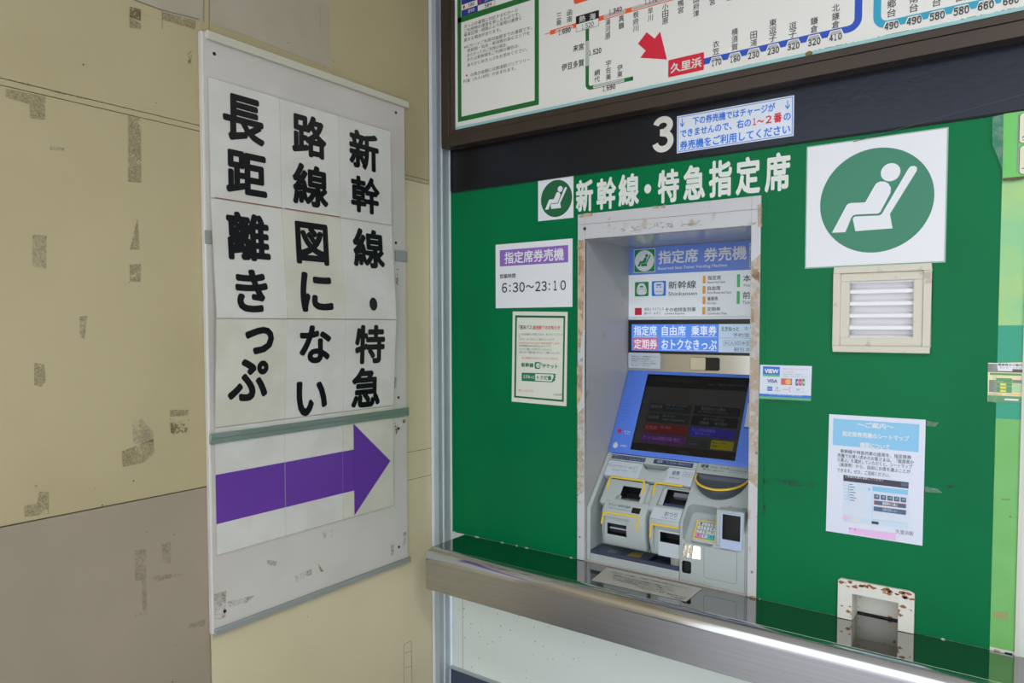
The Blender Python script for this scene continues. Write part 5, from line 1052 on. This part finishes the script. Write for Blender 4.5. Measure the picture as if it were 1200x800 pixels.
for i in range(NA+1):
    a = math.pi*(1+i/NA)
    for R_, dz_ in ((RF+0.0006, 0.0004), (RF-0.0046, 0.0006), (RF+0.0006, -0.003)): vs.append((FC.x+R_*math.cos(a), FC.y+R_*math.sin(a)*0.93, FC.z+dz_+TILT*R_*math.sin(a)))
b.add(vs, [(3*i, 3*i+1, 3*i+4, 3*i+3) for i in range(NA)]+[(3*i, 3*i+3, 3*i+5, 3*i+2) for i in range(NA)], YEL); build('yellow_rim', b, cf)
zc = ZP(CK, 790, 530, 8); b = MB()
CK.text(b, '硬貨', (*zc.R(252, 328, 112, 145)[:2], *zc.R(252, 328, 112, 145)[2:]), 0.0005, PI, 0.02); zc.t(b, 'COIN お金', 340, 405, 126, 150, 0.0005, PI); zc.t(b, '10・50・100・500円', 425, 515, 138, 160, 0.0005, PI); zc.t(b, 'ご利用いただけない硬貨があります', 255, 465, 158, 176, 0.0005, PI)
for x_, t_ in ((545, '10'), (605, '50'), (662, '100')):
    rr = zc.R(x_-27, x_+27, 146+(x_-545)*0.1, 192+(x_-545)*0.1); c = ((rr[0]+rr[2])/2, (rr[1]+rr[3])/2); R_ = (rr[2]-rr[0])/2; CK.stroke(b, [(c[0]+R_*math.cos(2*math.pi*k/24), c[1]+R_*math.sin(2*math.pi*k/24)) for k in range(24)], 0.0007, 0.0005, PI, closed=True); CK.text(b, t_, (c[0]-R_*0.6, c[1]-0.0022, c[0]+R_*0.6, c[1]+0.0022), 0.0005, PI)
build('lettering', b, bd)
# keypad in its hollow
KP = Plane((0, 0.010, 0.9262), (1, 0, 0), (0, 0.042, 0.050))
zk = ZP(KP, 790, 600, 6.609)
b = MB(); q = zk.q([(145, 198), (318, 228), (345, 78), (205, 62)]); kx0, kx1 = q[0][0], 0.9995; kl = q[3][1]
KP.slab(b, (kx0-0.004, -0.004, 1.0000, kl+0.004), -0.02, -0.001, BODY_M); kb = build('keypad', b, mc, bevel=0.001, seg=1)
b = MB(); KP.slab(b, (kx0, 0.004, kx1, kl), -0.001, 0.0008, YEL); KP.slab(b, (kx0+0.0042, 0.006, kx1-0.0025, kl-0.003), 0.0, 0.0012, M('keypad_bed', A(150, 154, 150), 0.4)); build('keypad_border', b, kb)
KC = [M('key_grey', A(196, 202, 206, 1.1), 0.4), M('key_pink', A(226, 128, 196, 1.1), 0.4), M('key_cyan', A(40, 186, 190, 1.1), 0.4)]
cw = (kx1-kx0-0.011)/3; rh = (kl-0.013)/4; dig = ['取', '0', '確', '7', '8', '9', '4', '5', '6', '1', '2', '3']
for j in range(4):
    for i in range(3):
        r = (kx0+0.0058+i*cw+0.0012, 0.0075+j*rh+0.0012, kx0+0.0058+(i+1)*cw-0.0012, 0.0075+(j+1)*rh-0.0012); b = MB()
        KP.slab(b, r, 0.001, 0.0045, KC[0] if j else (KC[1], KC[0], KC[2])[i])
        cx, cz = (r[0]+r[2])/2, (r[1]+r[3])/2; KP.text(b, dig[j*3+i], (cx-0.0026, cz-0.0036, cx+0.0026, cz+0.0036), 0.0048, PI); build('key', b, kb, bevel=0.0008)
# code reader
QR = Plane((0, 0.0030, 0.9265), (1, 0, 0), (0, 0.003, 0.092)); QL = math.hypot(0.003, 0.092)
b = MB(); QR.slab(b, (1.0035, -0.004, 1.0815, QL+0.006), -0.04, 0.0005, BODY_M); rb = build('reader_housing', b, mc, bevel=0.004)
zq = ZP(QR, 790, 600, 6.609); b = MB(); r = (zq.R(356, 572, 150, 150)[0]+0.001, QR.px(zq.c(460, 292))[1], 1.0785, QR.px((858, 601.5))[1]); QR.prism(b, QR.rrect_uv(r, 0.003), 0.0, 0.004, M('reader_lilac', A(172, 186, 214, 1.1), 0.35)); rf = build('reader_frame', b, rb, bevel=0.001, seg=1)
b = MB(); g = zq.R(385, 573, 30, 222); QR.prism(b, QR.rrect_uv((r[0]+0.0065, g[1], r[2]-0.005, r[3]-0.004), 0.001), 0.004, 0.0044, M('reader_glass', (0.008, 0.007, 0.007), 0.08, 0, 0.15)); build('reader_window', b, rb)
b = MB(); zl_ = ZP(CK, 790, 530, 8); CK.slab(b, (1.010, 0.0545, 1.083, 0.074), -0.002, 0.0012, BODY_M); CK.text(b, 'QRコード', (1.020, 0.063, 1.054, 0.071), 0.0016, PI); CK.text(b, 'QR code', (1.024, 0.057, 1.046, 0.061), 0.0016, PI); CK.frame(b, (1.060, 0.058, 1.073, 0.071), 0.0012, 0.0016, PI); CK.rect(b, (1.064, 0.062, 1.069, 0.067), 0.0016, PI); build('reader_label', b, rb)
# mirror, sensor, service door
b = MB(); r = VF.R(799.5, 821, 638.5, 654.5); MS = M('crinkled_mirror', (0.86, 0.86, 0.85), 0.05, 1.0, bump=(90, 0.22, 0.004)); xm_ = r[0]+(r[2]-r[0])*0.52
for x0, x1, sx_, sz_ in ((r[0]+0.0008, xm_-0.0006, 0.0, 0.010), (xm_+0.0006, r[2]-0.0008, 0.004, 0.011)):
    b.add([VF.pt(x0, r[1]+0.001, 0.0), VF.pt(x1, r[1]+0.001, -sx_), VF.pt(x1, r[3]-0.001, -sx_-sz_), VF.pt(x0, r[3]-0.001, -sz_)], [(0, 1, 2, 3)], MS)
build('mirror', b, mc)
b = MB(); VF.stroke(b, VF.rrect_uv(VF.R(825, 863.5, 643, 680.5), 0.006, 4), 0.0009, 0.0004, M('door_gap', A(120, 126, 122), 0.6), closed=True); build('service_door', b, mc)
b = MB(); VF.rect(b, (1.0845, 0.805, 1.0855, 1.0), 0.0004, M('edge_gap', A(96, 104, 116), 0.5)); build('edge_joint', b, mc)

# card lying on the counter
cd_ = TOP; q = cd_.quad([(693, 680), (711, 665.5), (823, 690), (804, 705)])
t = thing('counter_notice', (0.85, -0.1, 0.8006), 'greyish laminated notice lying on the steel counter before the ticket machine', 'notice')
b = MB(); q = [(q[0][0], q[0][1]), (q[3][0], q[3][1]), (q[2][0], q[2][1]), (q[1][0], q[1][1])]; cd_.prism(b, q, 0.0008, 0.0020, M('notice_grey_white', A(176, 172, 162, 1.12), 0.35)); build('sheet', b, t, bevel=0.0004, seg=1)
o_ = Vector((q[3][0], q[3][1])); eu = Vector((q[2][0]-q[3][0], q[2][1]-q[3][1])); ev = Vector((q[0][0]-q[3][0], q[0][1]-q[3][1])); Lu, Lv = eu.length, ev.length
NP = Plane(TOP.pt(o_.x, o_.y, 0.0021), (eu.x, eu.y, 0), (-ev.x, -ev.y, 0)); b = MB()
for tt, u0, u1, v, mm, h in (('お客さまへのお願い', 0.10, 0.36, 0.22, MI, 0.10), ('乗車券・特急券のお買い求めについて', 0.40, 0.88, 0.20, GP, 0.07), ('混雑時はお並びのうえ順番にご利用ください。', 0.14, 0.78, 0.40, GP, 0.085), ('おつり・領収書のお取り忘れにご注意ください。', 0.16, 0.80, 0.53, GP, 0.085), ('ご不明な点は駅係員までおたずねください。', 0.18, 0.72, 0.66, GP, 0.085), ('ご利用いただけない紙幣・硬貨があります。', 0.44, 0.94, 0.78, GP, 0.07), ('久里浜駅', 0.80, 0.92, 0.90, GP, 0.06)):
    NP.text(b, tt, (Lu*u0, -Lv*(v+h/2), Lu*u1, -Lv*(v-h/2)), 0.0002, mm, 0.01)
build('lettering', b, t)
